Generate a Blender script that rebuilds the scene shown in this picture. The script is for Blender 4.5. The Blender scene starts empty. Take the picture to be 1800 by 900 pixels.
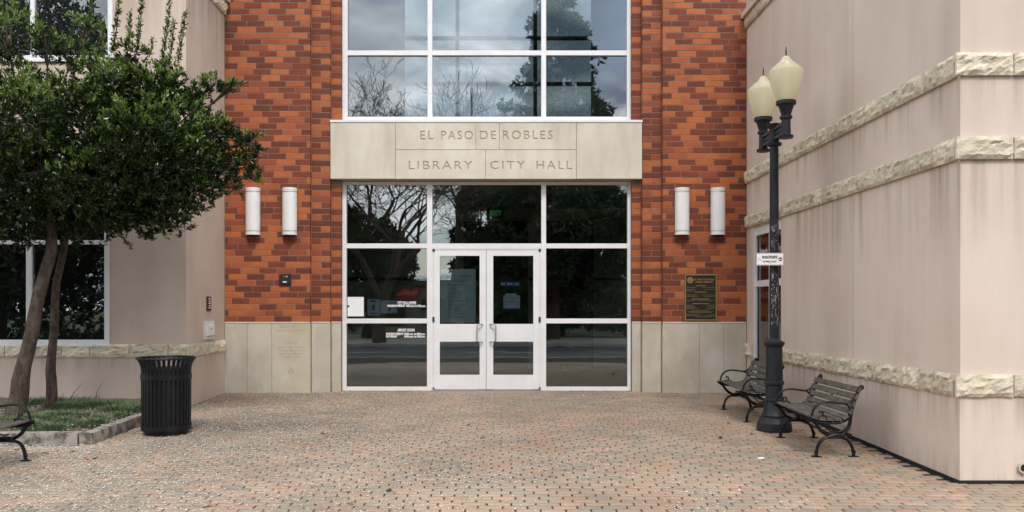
import bpy, math, random
import numpy as np
from mathutils import Vector, Matrix, noise
R = math.radians
random.seed(7); np.random.seed(7)
sc = bpy.context.scene
col = sc.collection

# ------------------------------------------------------------------ camera
D = 14.38                     # distance of the brick front
EYE = 1.43                    # eye height over the ground at the doors
SL = 0.023                    # the plaza falls gently away from the doors
F, CX, CY = 1500.0, 881.0, 541.0
def PX(px, Y): return (px - CX) * Y / F
def PZ(py, Y): return EYE - (py - CY) * Y / F
def gz(Y): return -SL * (D - Y) if Y < D else 0.0

cd = bpy.data.cameras.new('camera'); cam = bpy.data.objects.new('camera', cd)
col.objects.link(cam); sc.camera = cam
cam.location = (0, 0, EYE); cam.rotation_euler = (R(90), 0, 0)
cd.sensor_width = 36; cd.lens = 30
cd.shift_x = (900 - CX) / 1800; cd.shift_y = (CY - 450) / 1800
cd.clip_end = 2000; cd.clip_start = 0.05

# ------------------------------------------------------------------ world and sun
CLOUD = (3.3, 0, 0)
SUN_EL, SUN_AZ = 50, 172      # azimuth: compass angle from +Y, clockwise
w = bpy.data.worlds.new('World'); sc.world = w; w.use_nodes = True
nt = w.node_tree; N = nt.nodes; Lk = nt.links
bg = N['Background']; bg.inputs['Strength'].default_value = 0.1
sky = N.new('ShaderNodeTexSky'); sky.sky_type = 'NISHITA'; sky.sun_disc = False
sky.sun_elevation = R(SUN_EL); sky.sun_rotation = R(SUN_AZ)
tc = N.new('ShaderNodeTexCoord')
sp = N.new('ShaderNodeSeparateXYZ'); Lk.new(tc.outputs['Generated'], sp.inputs[0])
# project directions on a cloud layer: xy / (z + c)
ad = N.new('ShaderNodeMath'); ad.operation = 'ADD'; ad.inputs[1].default_value = 0.22
ab = N.new('ShaderNodeMath'); ab.operation = 'ABSOLUTE'; Lk.new(sp.outputs[2], ab.inputs[0]); Lk.new(ab.outputs[0], ad.inputs[0])
dv = N.new('ShaderNodeVectorMath'); dv.operation = 'DIVIDE'
cb = N.new('ShaderNodeCombineXYZ')
for i in range(2): Lk.new(ad.outputs[0], cb.inputs[i])
cb.inputs[2].default_value = 1
Lk.new(tc.outputs['Generated'], dv.inputs[0]); Lk.new(cb.outputs[0], dv.inputs[1])
n1 = N.new('ShaderNodeTexNoise'); n1.inputs['Scale'].default_value = 2.1; n1.inputs['Detail'].default_value = 6
n1.inputs['Roughness'].default_value = 0.55; n1.inputs['Distortion'].default_value = 0.4
mp1 = N.new('ShaderNodeMapping'); mp1.inputs['Location'].default_value = CLOUD; Lk.new(dv.outputs[0], mp1.inputs[0]); Lk.new(mp1.outputs[0], n1.inputs['Vector'])
r1 = N.new('ShaderNodeValToRGB'); Lk.new(n1.outputs['Fac'], r1.inputs[0])
r1.color_ramp.elements[0].position = 0.40; r1.color_ramp.elements[0].color = (2.9, 3.4, 4.2, 1)
r1.color_ramp.elements[1].position = 0.60; r1.color_ramp.elements[1].color = (13, 13.1, 13.2, 1)
n2 = N.new('ShaderNodeTexNoise'); n2.inputs['Scale'].default_value = 1.1; n2.inputs['Detail'].default_value = 4
mp = N.new('ShaderNodeMapping'); mp.inputs['Location'].default_value = (4.2, 1.3, 0)
Lk.new(dv.outputs[0], mp.inputs[0]); Lk.new(mp.outputs[0], n2.inputs['Vector'])
r2 = N.new('ShaderNodeMapRange'); r2.inputs['From Min'].default_value = 0.33; r2.inputs['From Max'].default_value = 0.45
Lk.new(n2.outputs['Fac'], r2.inputs['Value'])
mx = N.new('ShaderNodeMix'); mx.data_type = 'RGBA'
Lk.new(r2.outputs[0], mx.inputs[0]); Lk.new(sky.outputs[0], mx.inputs[6]); Lk.new(r1.outputs[0], mx.inputs[7])
Lk.new(mx.outputs[2], bg.inputs['Color'])

sd = bpy.data.lights.new('sun', 'SUN'); sd.energy = 1.0; sd.angle = R(14); sd.color = (1, 0.95, 0.88)
sun = bpy.data.objects.new('sun', sd); col.objects.link(sun)
a = R(SUN_AZ); e = R(SUN_EL)
sdir = Vector((math.sin(a) * math.cos(e), math.cos(a) * math.cos(e), math.sin(e)))
sun.rotation_euler = sdir.to_track_quat('Z', 'Y').to_euler(); sun.location = (0, -10, 30)
vs = sc.view_settings
vs.view_transform = 'Standard'; vs.look = 'None'; vs.gamma = 1; vs.exposure = 1.08
sc.cycles.max_bounces = 8; sc.cycles.transparent_max_bounces = 12; sc.cycles.glossy_bounces = 4
sc.cycles.use_denoising = True; sc.cycles.caustics_reflective = False

# ------------------------------------------------------------------ material helpers
def mat(name, base, rough=0.7, var=None, scale=4.0, amt=0.5, metal=0, bump=0, bscale=60, streak=None, island=None, spec=0.5, objvar=0, detail=5, ramp=(0.35, 0.65), blot=None, runoff=None):
    m = bpy.data.materials.new(name); m.use_nodes = True
    t = m.node_tree; n = t.nodes; l = t.links; b = n['Principled BSDF']
    b.inputs['Roughness'].default_value = rough; b.inputs['Metallic'].default_value = metal
    b.inputs['Specular IOR Level'].default_value = spec
    geo = n.new('ShaderNodeNewGeometry')
    cur = n.new('ShaderNodeRGB'); cur.outputs[0].default_value = (*base, 1); cur = cur.outputs[0]
    def mix(a_, b_, f, mode='MIX'):
        x = n.new('ShaderNodeMix'); x.data_type = 'RGBA'; x.blend_type = mode
        for s, v in ((0, f), (6, a_), (7, b_)):
            if hasattr(v, 'links') or isinstance(v, bpy.types.NodeSocket): l.new(v, x.inputs[s])
            elif isinstance(v, tuple): x.inputs[s].default_value = (*v, 1)
            else: x.inputs[s].default_value = v
        return x.outputs[2]
    def ns(sc_, det, vec=None, lo=ramp[0], hi=ramp[1], to=1.0):
        q = n.new('ShaderNodeTexNoise'); q.inputs['Scale'].default_value = sc_; q.inputs['Detail'].default_value = det
        q.inputs['Roughness'].default_value = 0.6
        l.new(vec if vec else geo.outputs['Position'], q.inputs['Vector'])
        r = n.new('ShaderNodeMapRange'); r.inputs['From Min'].default_value = lo; r.inputs['From Max'].default_value = hi
        r.inputs['To Max'].default_value = to
        l.new(q.outputs['Fac'], r.inputs['Value']); return r.outputs[0]
    if island:
        for c, thr in island:
            g = n.new('ShaderNodeMath'); g.operation = 'GREATER_THAN'; g.inputs[1].default_value = thr
            l.new(geo.outputs['Random Per Island'], g.inputs[0]); cur = mix(cur, c, g.outputs[0])
    if objvar:
        oi = n.new('ShaderNodeObjectInfo'); r = n.new('ShaderNodeMapRange')
        r.inputs['To Min'].default_value = 1 - objvar; r.inputs['To Max'].default_value = 1 + objvar
        l.new(oi.outputs['Random'], r.inputs['Value'])
        h = n.new('ShaderNodeHueSaturation'); l.new(r.outputs[0], h.inputs['Value']); l.new(cur, h.inputs['Color']); cur = h.outputs[0]
    if var: cur = mix(cur, var, ns(scale, detail, to=amt))
    if streak:
        mpn = n.new('ShaderNodeMapping'); mpn.inputs['Scale'].default_value = streak[2]
        l.new(geo.outputs['Position'], mpn.inputs[0])
        cur = mix(cur, streak[0], ns(1.0, 6, mpn.outputs[0], 0.46, 0.72, streak[1]))
    if blot:        # darker patch on the paving beside the bin, broken up by noise
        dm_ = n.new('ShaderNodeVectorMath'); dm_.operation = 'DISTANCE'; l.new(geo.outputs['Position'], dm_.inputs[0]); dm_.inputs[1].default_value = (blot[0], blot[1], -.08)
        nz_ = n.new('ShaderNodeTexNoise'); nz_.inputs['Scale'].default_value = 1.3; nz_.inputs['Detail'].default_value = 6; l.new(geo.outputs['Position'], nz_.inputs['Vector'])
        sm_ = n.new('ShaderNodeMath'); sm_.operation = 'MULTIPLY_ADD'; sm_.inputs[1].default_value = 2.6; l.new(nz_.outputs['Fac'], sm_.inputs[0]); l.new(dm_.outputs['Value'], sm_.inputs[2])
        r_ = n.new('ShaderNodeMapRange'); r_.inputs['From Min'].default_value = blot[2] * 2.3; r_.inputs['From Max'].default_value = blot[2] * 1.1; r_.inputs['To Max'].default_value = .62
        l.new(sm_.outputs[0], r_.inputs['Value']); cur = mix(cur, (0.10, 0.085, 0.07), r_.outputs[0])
    if runoff:      # dirt washed down below each stone ledge, and splash dirt at the foot
        sx = n.new('ShaderNodeSeparateXYZ'); l.new(geo.outputs['Position'], sx.inputs[0]); tot = None
        for z_, ln_ in runoff[1]:
            r_ = n.new('ShaderNodeMapRange'); r_.inputs['From Min'].default_value = z_ - ln_; r_.inputs['From Max'].default_value = z_
            l.new(sx.outputs[2], r_.inputs['Value'])
            lt = n.new('ShaderNodeMath'); lt.operation = 'LESS_THAN'; lt.inputs[1].default_value = max(z_, z_ - ln_) + .01; l.new(sx.outputs[2], lt.inputs[0])
            mu = n.new('ShaderNodeMath'); mu.operation = 'MULTIPLY'; l.new(r_.outputs[0], mu.inputs[0]); l.new(lt.outputs[0], mu.inputs[1])
            if tot is None: tot = mu.outputs[0]
            else:
                mm = n.new('ShaderNodeMath'); mm.operation = 'MAXIMUM'; l.new(tot, mm.inputs[0]); l.new(mu.outputs[0], mm.inputs[1]); tot = mm.outputs[0]
        mpn = n.new('ShaderNodeMapping'); mpn.inputs['Scale'].default_value = (6.5, 6.5, .25); l.new(geo.outputs['Position'], mpn.inputs[0])
        f_ = ns(1.0, 7, mpn.outputs[0], .45, .75, 1.0)
        mu = n.new('ShaderNodeMath'); mu.operation = 'MULTIPLY'; l.new(tot, mu.inputs[0]); l.new(f_, mu.inputs[1]); cur = mix(cur, runoff[0], mu.outputs[0])
    l.new(cur, b.inputs['Base Color'])
    if bump:
        q = n.new('ShaderNodeTexNoise'); q.inputs['Scale'].default_value = bscale; q.inputs['Detail'].default_value = 4
        l.new(geo.outputs['Position'], q.inputs['Vector'])
        bp = n.new('ShaderNodeBump'); bp.inputs['Strength'].default_value = bump; bp.inputs['Distance'].default_value = 0.01
        l.new(q.outputs['Fac'], bp.inputs['Height']); l.new(bp.outputs[0], b.inputs['Normal'])
    return m
M = {}
BR = [(0.45, 0.126, 0.038), (0.39, 0.098, 0.033), (0.205, 0.044, 0.018), (0.16, 0.036, 0.017), (0.30, 0.070, 0.027)]
for i, c in enumerate(BR):
    M['brick%d' % i] = mat('brick_%d' % i, c, 0.82, var=tuple(x * 0.72 for x in c), scale=9, amt=0.55, bump=0.35, bscale=90, objvar=0.06)
M['mortar'] = mat('mortar', (0.25, 0.195, 0.145), 0.95, var=(0.18, 0.14, 0.105), scale=5, bump=0.4)
M['stucco_r'] = mat('stucco_right', (0.72, 0.60, 0.515), 0.9, var=(0.64, 0.52, 0.435), scale=0.9, amt=0.8, runoff=((0.34, 0.25, 0.185), ((3.52, .45), (2.77, .9), (.63, .4), (-.2, -.35))), bump=0.12, bscale=180,
                    streak=((0.42, 0.33, 0.265), 0.26, (2.3, 2.3, 0.25)))
M['stucco_l'] = mat('stucco_left', (0.64, 0.52, 0.435), 0.9, var=(0.54, 0.425, 0.345), scale=0.9, amt=0.8, runoff=((0.33, 0.25, 0.19), ((.7, .3), (6.3, 1.0))), bump=0.12, bscale=180,
                    streak=((0.36, 0.28, 0.22), 0.3, (2, 2, 0.5)))
M['stone'] = mat('split_limestone', (0.67, 0.595, 0.46), 0.92, var=(0.42, 0.33, 0.2), scale=6, amt=0.6, bump=0.8, bscale=40, objvar=0.14, ramp=(0.45, 0.7))
M['slab'] = mat('smooth_limestone', (0.68, 0.635, 0.54), 0.85, var=(0.57, 0.52, 0.42), scale=1.6, amt=0.8, bump=0.12, bscale=120, objvar=0.03,
                streak=((0.36, 0.31, 0.23), 0.35, (4, 4, 0.8)))
M['slab_base'] = mat('base_limestone', (0.55, 0.50, 0.42), 0.85, var=(0.43, 0.38, 0.30), scale=2.2, amt=0.8, bump=0.12, bscale=120, objvar=0.05,
                streak=((0.66, 0.62, 0.55), 0.6, (3.2, 3.2, 1.3)))
M['slab_warm'] = mat('warm_base_limestone', (0.50, 0.435, 0.325), 0.85, var=(0.60, 0.56, 0.47), scale=2.4, amt=0.8, bump=0.12, bscale=120)
M['groove'] = mat('incised_stone', (0.42, 0.34, 0.235), 0.9, var=(0.52, 0.44, 0.33), scale=30, amt=0.6)
M['white'] = mat('white_frame_paint', (0.82, 0.82, 0.825), 0.35, var=(0.66, 0.65, 0.63), scale=3, amt=0.4)
M['sconce'] = mat('white_acrylic_shade', (0.80, 0.80, 0.79), 0.4, var=(0.72, 0.71, 0.68), scale=6, amt=0.4)
M['steel'] = mat('brushed_steel', (0.55, 0.54, 0.52), 0.35, metal=0.9)
M['dark'] = mat('dark_metal', (0.02, 0.02, 0.022), 0.5)
M['iron'] = mat('black_cast_iron', (0.006, 0.0065, 0.008), 0.4, var=(0.013, 0.013, 0.014), scale=14, amt=0.6, bump=0.25, bscale=70, spec=0.22)
M['lamp_iron'] = mat('charcoal_lamp_paint', (0.011, 0.013, 0.017), 0.45, var=(0.022, 0.024, 0.03), scale=9, amt=0.6, bump=0.15, bscale=60, spec=0.3)
M['chip'] = mat('chipped_paint_patch', (0.55, 0.56, 0.56), 0.8)
M['wood'] = mat('weathered_wood', (0.055, 0.047, 0.038), 0.75, var=(0.16, 0.145, 0.12), scale=10, amt=0.7, bump=0.5, bscale=60, objvar=0.22)
M['bark'] = mat('brown_bark', (0.085, 0.06, 0.042), 0.95, var=(0.03, 0.022, 0.017), scale=18, amt=0.9, bump=1.0, bscale=35, streak=((0.2, 0.16, 0.12), 0.5, (14, 14, 3)))
M['soil'] = mat('mulch_soil', (0.09, 0.065, 0.045), 0.98, var=(0.2, 0.16, 0.12), scale=35, amt=0.8, bump=1, bscale=50)
M['kerb'] = mat('stained_concrete', (0.33, 0.30, 0.26), 0.93, var=(0.07, 0.06, 0.05), scale=7, amt=0.9, bump=0.6, bscale=60, ramp=(0.45, 0.62))
M['sand'] = mat('dark_joint_sand', (0.018, 0.013, 0.010), 0.98, var=(0.035, 0.027, 0.02), scale=12)
PV = [(0.41, 0.285, 0.20), (0.385, 0.25, 0.17), (0.315, 0.26, 0.195), (0.35, 0.275, 0.20), (0.275, 0.23, 0.175), (0.38, 0.28, 0.20)]
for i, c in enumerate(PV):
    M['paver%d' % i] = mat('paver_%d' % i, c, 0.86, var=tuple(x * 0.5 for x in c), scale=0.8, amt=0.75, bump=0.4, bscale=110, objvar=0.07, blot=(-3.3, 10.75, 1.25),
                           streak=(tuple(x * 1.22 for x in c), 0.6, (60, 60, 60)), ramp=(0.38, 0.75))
M['asphalt'] = mat('asphalt', (0.055, 0.055, 0.058), 0.9, var=(0.08, 0.08, 0.08), scale=3, bump=0.5)
M['concrete'] = mat('sidewalk_concrete', (0.36, 0.34, 0.31), 0.9, var=(0.28, 0.26, 0.24), scale=2)
M['lawn'] = mat('lawn', (0.06, 0.09, 0.03), 0.95, var=(0.09, 0.08, 0.04), scale=1)
M['paint'] = mat('road_paint', (0.7, 0.7, 0.68), 0.8)
M['bronze'] = mat('gold_bronze', (0.50, 0.33, 0.12), 0.4, metal=0.7, var=(0.4, 0.27, 0.1), scale=20)
M['bronze_dim'] = mat('dull_bronze_lettering', (0.30, 0.22, 0.1), 0.5, metal=0.5)
M['plaque'] = mat('black_plaque', (0.012, 0.010, 0.009), 0.45, var=(0.02, 0.016, 0.013), scale=20)
M['red'] = mat('red_plastic', (0.45, 0.02, 0.015), 0.4)
M['maroon'] = mat('maroon_plate', (0.10, 0.02, 0.018), 0.5)
M['ink'] = mat('black_ink', (0.012, 0.012, 0.013), 0.6)
M['ink_grey'] = mat('grey_ink', (0.10, 0.12, 0.15), 0.6)
M['paper'] = mat('white_paper', (0.82, 0.82, 0.82), 0.8)
M['paper_blue'] = mat('blue_grey_paper', (0.52, 0.62, 0.70), 0.8, var=(0.44, 0.54, 0.63), scale=3)
M['blue'] = mat('blue_print', (0.04, 0.13, 0.42), 0.6)
M['decal'] = mat('white_vinyl', (0.85, 0.85, 0.85), 0.6)
M['int_wall'] = mat('interior_wall', (0.42, 0.39, 0.42), 0.9, var=(0.36, 0.33, 0.36), scale=1)
M['int_low'] = mat('lobby_wall', (0.48, 0.48, 0.38), 0.9)
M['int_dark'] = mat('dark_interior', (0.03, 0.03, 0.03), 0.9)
M['int_beige'] = mat('beige_column', (0.4, 0.34, 0.27), 0.9)
M['int_floor'] = mat('lobby_floor_tile', (0.08, 0.065, 0.055), 0.4, var=(0.05, 0.042, 0.038), scale=2)
M['pot'] = mat('dark_pot', (0.03, 0.028, 0.027), 0.6)
M['screed'] = mat('black_base_strip', (0.012, 0.012, 0.012), 0.9)
M['pipe'] = mat('pale_pipe', (0.5, 0.44, 0.38), 0.6)
M['rust'] = mat('rust_stain', (0.36, 0.26, 0.17), 0.9, var=(0.46, 0.38, 0.32), scale=30)
M['cladding'] = mat('pale_cladding', (0.45, 0.40, 0.33), 0.9, var=(0.4, 0.35, 0.3), scale=1)
M['roof'] = mat('grey_roof', (0.10, 0.09, 0.09), 0.9)
M['carred'] = mat('red_car_paint', (0.35, 0.02, 0.015), 0.25)
M['awning_orange'] = mat('orange_canvas', (0.6, 0.2, 0.04), 0.8)
M['awning_red'] = mat('red_canvas', (0.4, 0.03, 0.02), 0.8)
M['tyre'] = mat('tyre_rubber', (0.02, 0.02, 0.02), 0.8)
M['gum'] = mat('litter_white', (0.85, 0.85, 0.82), 0.7)

def leafmat(name, cols, rough=0.38, trans=0.25):
    m = bpy.data.materials.new(name); m.use_nodes = True
    n = m.node_tree.nodes; l = m.node_tree.links; b = n['Principled BSDF']
    g = n.new('ShaderNodeNewGeometry'); r = n.new('ShaderNodeValToRGB'); l.new(g.outputs['Random Per Island'], r.inputs[0])
    cr = r.color_ramp
    cr.elements[0].position = 0; cr.elements[0].color = (*cols[0], 1); cr.elements[1].position = 1; cr.elements[1].color = (*cols[-1], 1)
    for i, c in enumerate(cols[1:-1]):
        el = cr.elements.new((i + 1) / (len(cols) - 1)); el.color = (*c, 1)
    l.new(r.outputs[0], b.inputs['Base Color']); b.inputs['Roughness'].default_value = rough
    tr = n.new('ShaderNodeBsdfTranslucent'); l.new(r.outputs[0], tr.inputs[0])
    ms = n.new('ShaderNodeMixShader'); ms.inputs[0].default_value = trans
    l.new(b.outputs[0], ms.inputs[1]); l.new(tr.outputs[0], ms.inputs[2]); l.new(ms.outputs[0], n['Material Output'].inputs[0])
    return m
M['leaf'] = leafmat('dark_green_leaf', [(0.007, 0.017, 0.003), (0.013, 0.030, 0.004), (0.021, 0.044, 0.006), (0.036, 0.068, 0.010)], 0.3, 0.12)
M['leaf_new_lit'] = leafmat('new_and_skylit_leaf', [(0.07, 0.12, 0.015), (0.14, 0.23, 0.035), (0.24, 0.32, 0.09)], 0.32, 0.2)  # new growth, and skylight on the upper crown painted as leaf colour
M['needle'] = leafmat('conifer_needle', [(0.04, 0.075, 0.038), (0.08, 0.12, 0.06), (0.14, 0.18, 0.09)], 0.7, 0.15)
M['oakleaf'] = leafmat('evergreen_leaf', [(0.025, 0.04, 0.018), (0.05, 0.07, 0.03), (0.08, 0.10, 0.045)], 0.6, 0.15)
M['grass'] = leafmat('blue_green_fescue', [(0.07, 0.12, 0.05), (0.11, 0.18, 0.085), (0.16, 0.22, 0.12), (0.2, 0.2, 0.1)], 0.7, 0.2)
M['straw'] = leafmat('dry_blade', [(0.12, 0.13, 0.05), (0.18, 0.15, 0.08)], 0.7, 0.2)
M['petal'] = leafmat('white_petal', [(0.6, 0.54, 0.44), (0.8, 0.77, 0.68), (0.88, 0.86, 0.8)], 0.8, 0.1)
M['deadleaf'] = leafmat('brown_leaf', [(0.09, 0.04, 0.02), (0.2, 0.09, 0.035), (0.35, 0.18, 0.07)], 0.8, 0.1)

def glassmat(name, refl, tint, wav):
    m = bpy.data.materials.new(name); m.use_nodes = True
    n = m.node_tree.nodes; l = m.node_tree.links; n.remove(n['Principled BSDF'])
    t = n.new('ShaderNodeBsdfTransparent'); t.inputs[0].default_value = (*tint, 1)
    g = n.new('ShaderNodeBsdfGlossy'); g.inputs['Roughness'].default_value = 0.0; g.inputs[0].default_value = (0.95, 0.98, 1, 1)
    fr = n.new('ShaderNodeFresnel'); fr.inputs[0].default_value = 1.5
    ma = n.new('ShaderNodeMath'); ma.operation = 'MULTIPLY_ADD'; ma.inputs[1].default_value = 1.0; ma.inputs[2].default_value = refl
    l.new(fr.outputs[0], ma.inputs[0]); ma.use_clamp = True
    ge = n.new('ShaderNodeNewGeometry'); q = n.new('ShaderNodeTexNoise'); q.inputs['Scale'].default_value = 2.2; q.inputs['Detail'].default_value = 1
    l.new(ge.outputs['Position'], q.inputs['Vector'])
    bp = n.new('ShaderNodeBump'); bp.inputs['Strength'].default_value = wav; bp.inputs['Distance'].default_value = 0.01
    l.new(q.outputs['Fac'], bp.inputs['Height']); l.new(bp.outputs[0], g.inputs['Normal'])
    ms = n.new('ShaderNodeMixShader'); l.new(ma.outputs[0], ms.inputs[0]); l.new(t.outputs[0], ms.inputs[1]); l.new(g.outputs[0], ms.inputs[2])
    l.new(ms.outputs[0], n['Material Output'].inputs[0])
    return m
M['glass'] = glassmat('window_glass', 0.12, (0.74, 0.78, 0.79), 0.05)
M['glass_low'] = glassmat('door_glass', 0.10, (0.82, 0.86, 0.86), 0.05)
M['glass_side'] = glassmat('side_glass', 0.12, (0.5, 0.54, 0.54), 0.06)
def globemat():
    m = bpy.data.materials.new('amber_globe'); m.use_nodes = True
    n = m.node_tree.nodes; l = m.node_tree.links; b = n['Principled BSDF']
    b.inputs['Base Color'].default_value = (0.88, 0.85, 0.69, 1); b.inputs['Roughness'].default_value = 0.18
    tr = n.new('ShaderNodeBsdfTranslucent'); tr.inputs[0].default_value = (0.9, 0.87, 0.7, 1)
    tp = n.new('ShaderNodeBsdfTransparent'); tp.inputs[0].default_value = (0.85, 0.8, 0.6, 1)
    m1 = n.new('ShaderNodeMixShader'); m1.inputs[0].default_value = 0.45; l.new(b.outputs[0], m1.inputs[1]); l.new(tr.outputs[0], m1.inputs[2])
    m2 = n.new('ShaderNodeMixShader'); m2.inputs[0].default_value = 0.3; l.new(m1.outputs[0], m2.inputs[1]); l.new(tp.outputs[0], m2.inputs[2])
    l.new(m2.outputs[0], n['Material Output'].inputs[0]); return m
M['globe'] = globemat()
def exitmat():
    m = bpy.data.materials.new('exit_letters_lit'); m.use_nodes = True
    b = m.node_tree.nodes['Principled BSDF']; b.inputs['Base Color'].default_value = (0.02, 0.3, 0.08, 1)
    b.inputs['Emission Color'].default_value = (0.03, 0.5, 0.12, 1); b.inputs['Emission Strength'].default_value = 0.12
    return m
M['exit'] = exitmat()

# ------------------------------------------------------------------ mesh helpers
class MB:
    def __init__(s): s.v = []; s.f = []; s.m = []; s.mi = 0
    def add(s, vs_, fs):
        k = len(s.v); s.v += [tuple(p) for p in vs_]
        for f in fs: s.f.append(tuple(i + k for i in f)); s.m.append(s.mi)
        return s
    def box(s, x0, x1, y0, y1, z0, z1, ch=0):
        if ch:      # chamfer on the four -Y front edges
            c = ch
            v = [(x0, y1, z0), (x1, y1, z0), (x1, y1, z1), (x0, y1, z1), (x0, y0 + c, z0), (x1, y0 + c, z0), (x1, y0 + c, z1), (x0, y0 + c, z1),
                 (x0 + c, y0, z0 + c), (x1 - c, y0, z0 + c), (x1 - c, y0, z1 - c), (x0 + c, y0, z1 - c)]
            return s.add(v, [(0, 3, 2, 1), (0, 1, 5, 4), (1, 2, 6, 5), (2, 3, 7, 6), (3, 0, 4, 7), (4, 5, 9, 8), (5, 6, 10, 9), (6, 7, 11, 10), (7, 4, 8, 11), (8, 9, 10, 11)])
        v = [(x, y, z) for z in (z0, z1) for y in (y0, y1) for x in (x0, x1)]
        return s.add(v, [(0, 2, 3, 1), (4, 5, 7, 6), (0, 1, 5, 4), (2, 6, 7, 3), (0, 4, 6, 2), (1, 3, 7, 5)])
    def lathe(s, prof, c=(0, 0, 0), n=24, a0=0, a1=360, cap=True, flute=None):
        full = abs(a1 - a0) >= 360
        cnt = n if full else n + 1
        vs_ = []
        for r, z in prof:
            for i in range(cnt):
                t = R(a0 + (a1 - a0) * i / n)
                rr = r
                if flute and flute[0] <= z <= flute[1] and i % 2: rr = r * flute[2]
                vs_.append((c[0] + rr * math.cos(t), c[1] + rr * math.sin(t), c[2] + z))
        fs = []
        for j in range(len(prof) - 1):
            for i in range(n if full else n):
                i2 = (i + 1) % cnt
                fs.append((j * cnt + i, j * cnt + i2, (j + 1) * cnt + i2, (j + 1) * cnt + i))
        if cap:
            if prof[0][0] > 1e-4: fs.append(tuple(range(cnt))[::-1])
            if prof[-1][0] > 1e-4: fs.append(tuple((len(prof) - 1) * cnt + i for i in range(cnt)))
        return s.add(vs_, fs)
    def tube(s, pts, rad, n=8, sx=1.0, cap=True):
        pts = [Vector(p) for p in pts]
        if not isinstance(rad, (list, tuple)): rad = [rad] * len(pts)
        vs_ = []; prev = None
        for i, p in enumerate(pts):
            t = (pts[min(i + 1, len(pts) - 1)] - pts[max(i - 1, 0)])
            t = t.normalized() if t.length > 1e-9 else Vector((0, 0, 1))
            if prev is None:
                u = t.orthogonal().normalized() if abs(t.x) > 0.9 else Vector((1, 0, 0)).cross(t).normalized()
            else:
                u = (prev - t * prev.dot(t)).normalized()
            prev = u; b = t.cross(u)
            for k in range(n):
                q = 2 * math.pi * k / n
                vs_.append(p + (u * math.cos(q) * sx + b * math.sin(q)) * rad[i])
        fs = []
        for j in range(len(pts) - 1):
            for k in range(n):
                k2 = (k + 1) % n
                fs.append((j * n + k, j * n + k2, (j + 1) * n + k2, (j + 1) * n + k))
        if cap: fs.append(tuple(range(n))[::-1]); fs.append(tuple((len(pts) - 1) * n + k for k in range(n)))
        return s.add(vs_, fs)
    def mesh(s, name, mats, smooth=False):
        me = bpy.data.meshes.new(name); me.from_pydata(s.v, [], s.f)
        for m_ in (mats if isinstance(mats, list) else [mats]): me.materials.append(M[m_] if isinstance(m_, str) else m_)
        if any(s.m): me.polygons.foreach_set('material_index', s.m)
        me.validate(); me.update()
        if smooth:
            me.polygons.foreach_set('use_smooth', [True] * len(me.polygons))
            me.set_sharp_from_angle(angle=R(35))
        return me
    def build(s, name, mats, parent=None, smooth=False, loc=None, rot=None):
        return put(name, s.mesh(name, mats, smooth), parent, loc, rot)
def put(name, me, parent=None, loc=None, rot=None):
    o = bpy.data.objects.new(name, me); col.objects.link(o)
    if parent: o.parent = parent
    if loc: o.location = loc
    if rot: o.rotation_euler = rot
    return o
def tag(o, label=None, cat=None, group=None, kind=None):
    if label: o['label'] = label
    if cat: o['category'] = cat
    if group: o['group'] = group
    if kind: o['kind'] = kind
    return o
def thing(name, label, cat, loc=(0, 0, 0), rz=0, group=None):
    o = bpy.data.objects.new(name, None); col.objects.link(o); o.location = loc; o.rotation_euler = (0, 0, rz)
    o.empty_display_size = 0.2
    return tag(o, label, cat, group)
def copy_tree(o, parent=None):
    c = o.copy(); col.objects.link(c); c.parent = parent
    for ch in list(o.children): copy_tree(ch, c)
    return c
def npmesh(name, V, Fc, mats, mi=None):
    me = bpy.data.meshes.new(name); V = np.asarray(V, dtype=np.float32); Fc = np.asarray(Fc, dtype=np.int32)
    nf, k = Fc.shape
    me.vertices.add(len(V)); me.vertices.foreach_set('co', V.ravel())
    me.loops.add(nf * k); me.loops.foreach_set('vertex_index', Fc.ravel())
    me.polygons.add(nf); me.polygons.foreach_set('loop_start', np.arange(0, nf * k, k, dtype=np.int32))
    for m_ in mats: me.materials.append(M[m_])
    if mi is not None: me.polygons.foreach_set('material_index', np.asarray(mi, dtype=np.int32))
    me.update(calc_edges=True); me.validate()
    return me
def text_mesh(s, size, mat_, extr=0.0008, align='CENTER', spacing=1.0, bold=0.0, width=None):
    cu = bpy.data.curves.new('t', 'FONT'); cu.body = s; cu.size = size; cu.align_x = align; cu.align_y = 'CENTER'
    cu.extrude = extr; cu.space_character = spacing; cu.offset = bold; cu.resolution_u = 2
    o = bpy.data.objects.new('t', cu); col.objects.link(o)
    dg = bpy.context.evaluated_depsgraph_get(); me = bpy.data.meshes.new_from_object(o.evaluated_get(dg))
    bpy.data.objects.remove(o); me.materials.clear(); me.materials.append(M[mat_]); me.name = 'lettering'
    if width:
        xs = [v.co.x for v in me.vertices]; k = width / (max(xs) - min(xs)); c0 = (max(xs) + min(xs)) / 2
        for v in me.vertices: v.co.x = (v.co.x - c0) * k
    return me
def text(s, size, mat_, loc, parent, rot=(R(90), 0, 0), name='lettering', **kw):
    return put(name, text_mesh(s, size, mat_, **kw), parent, loc, rot)

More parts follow.
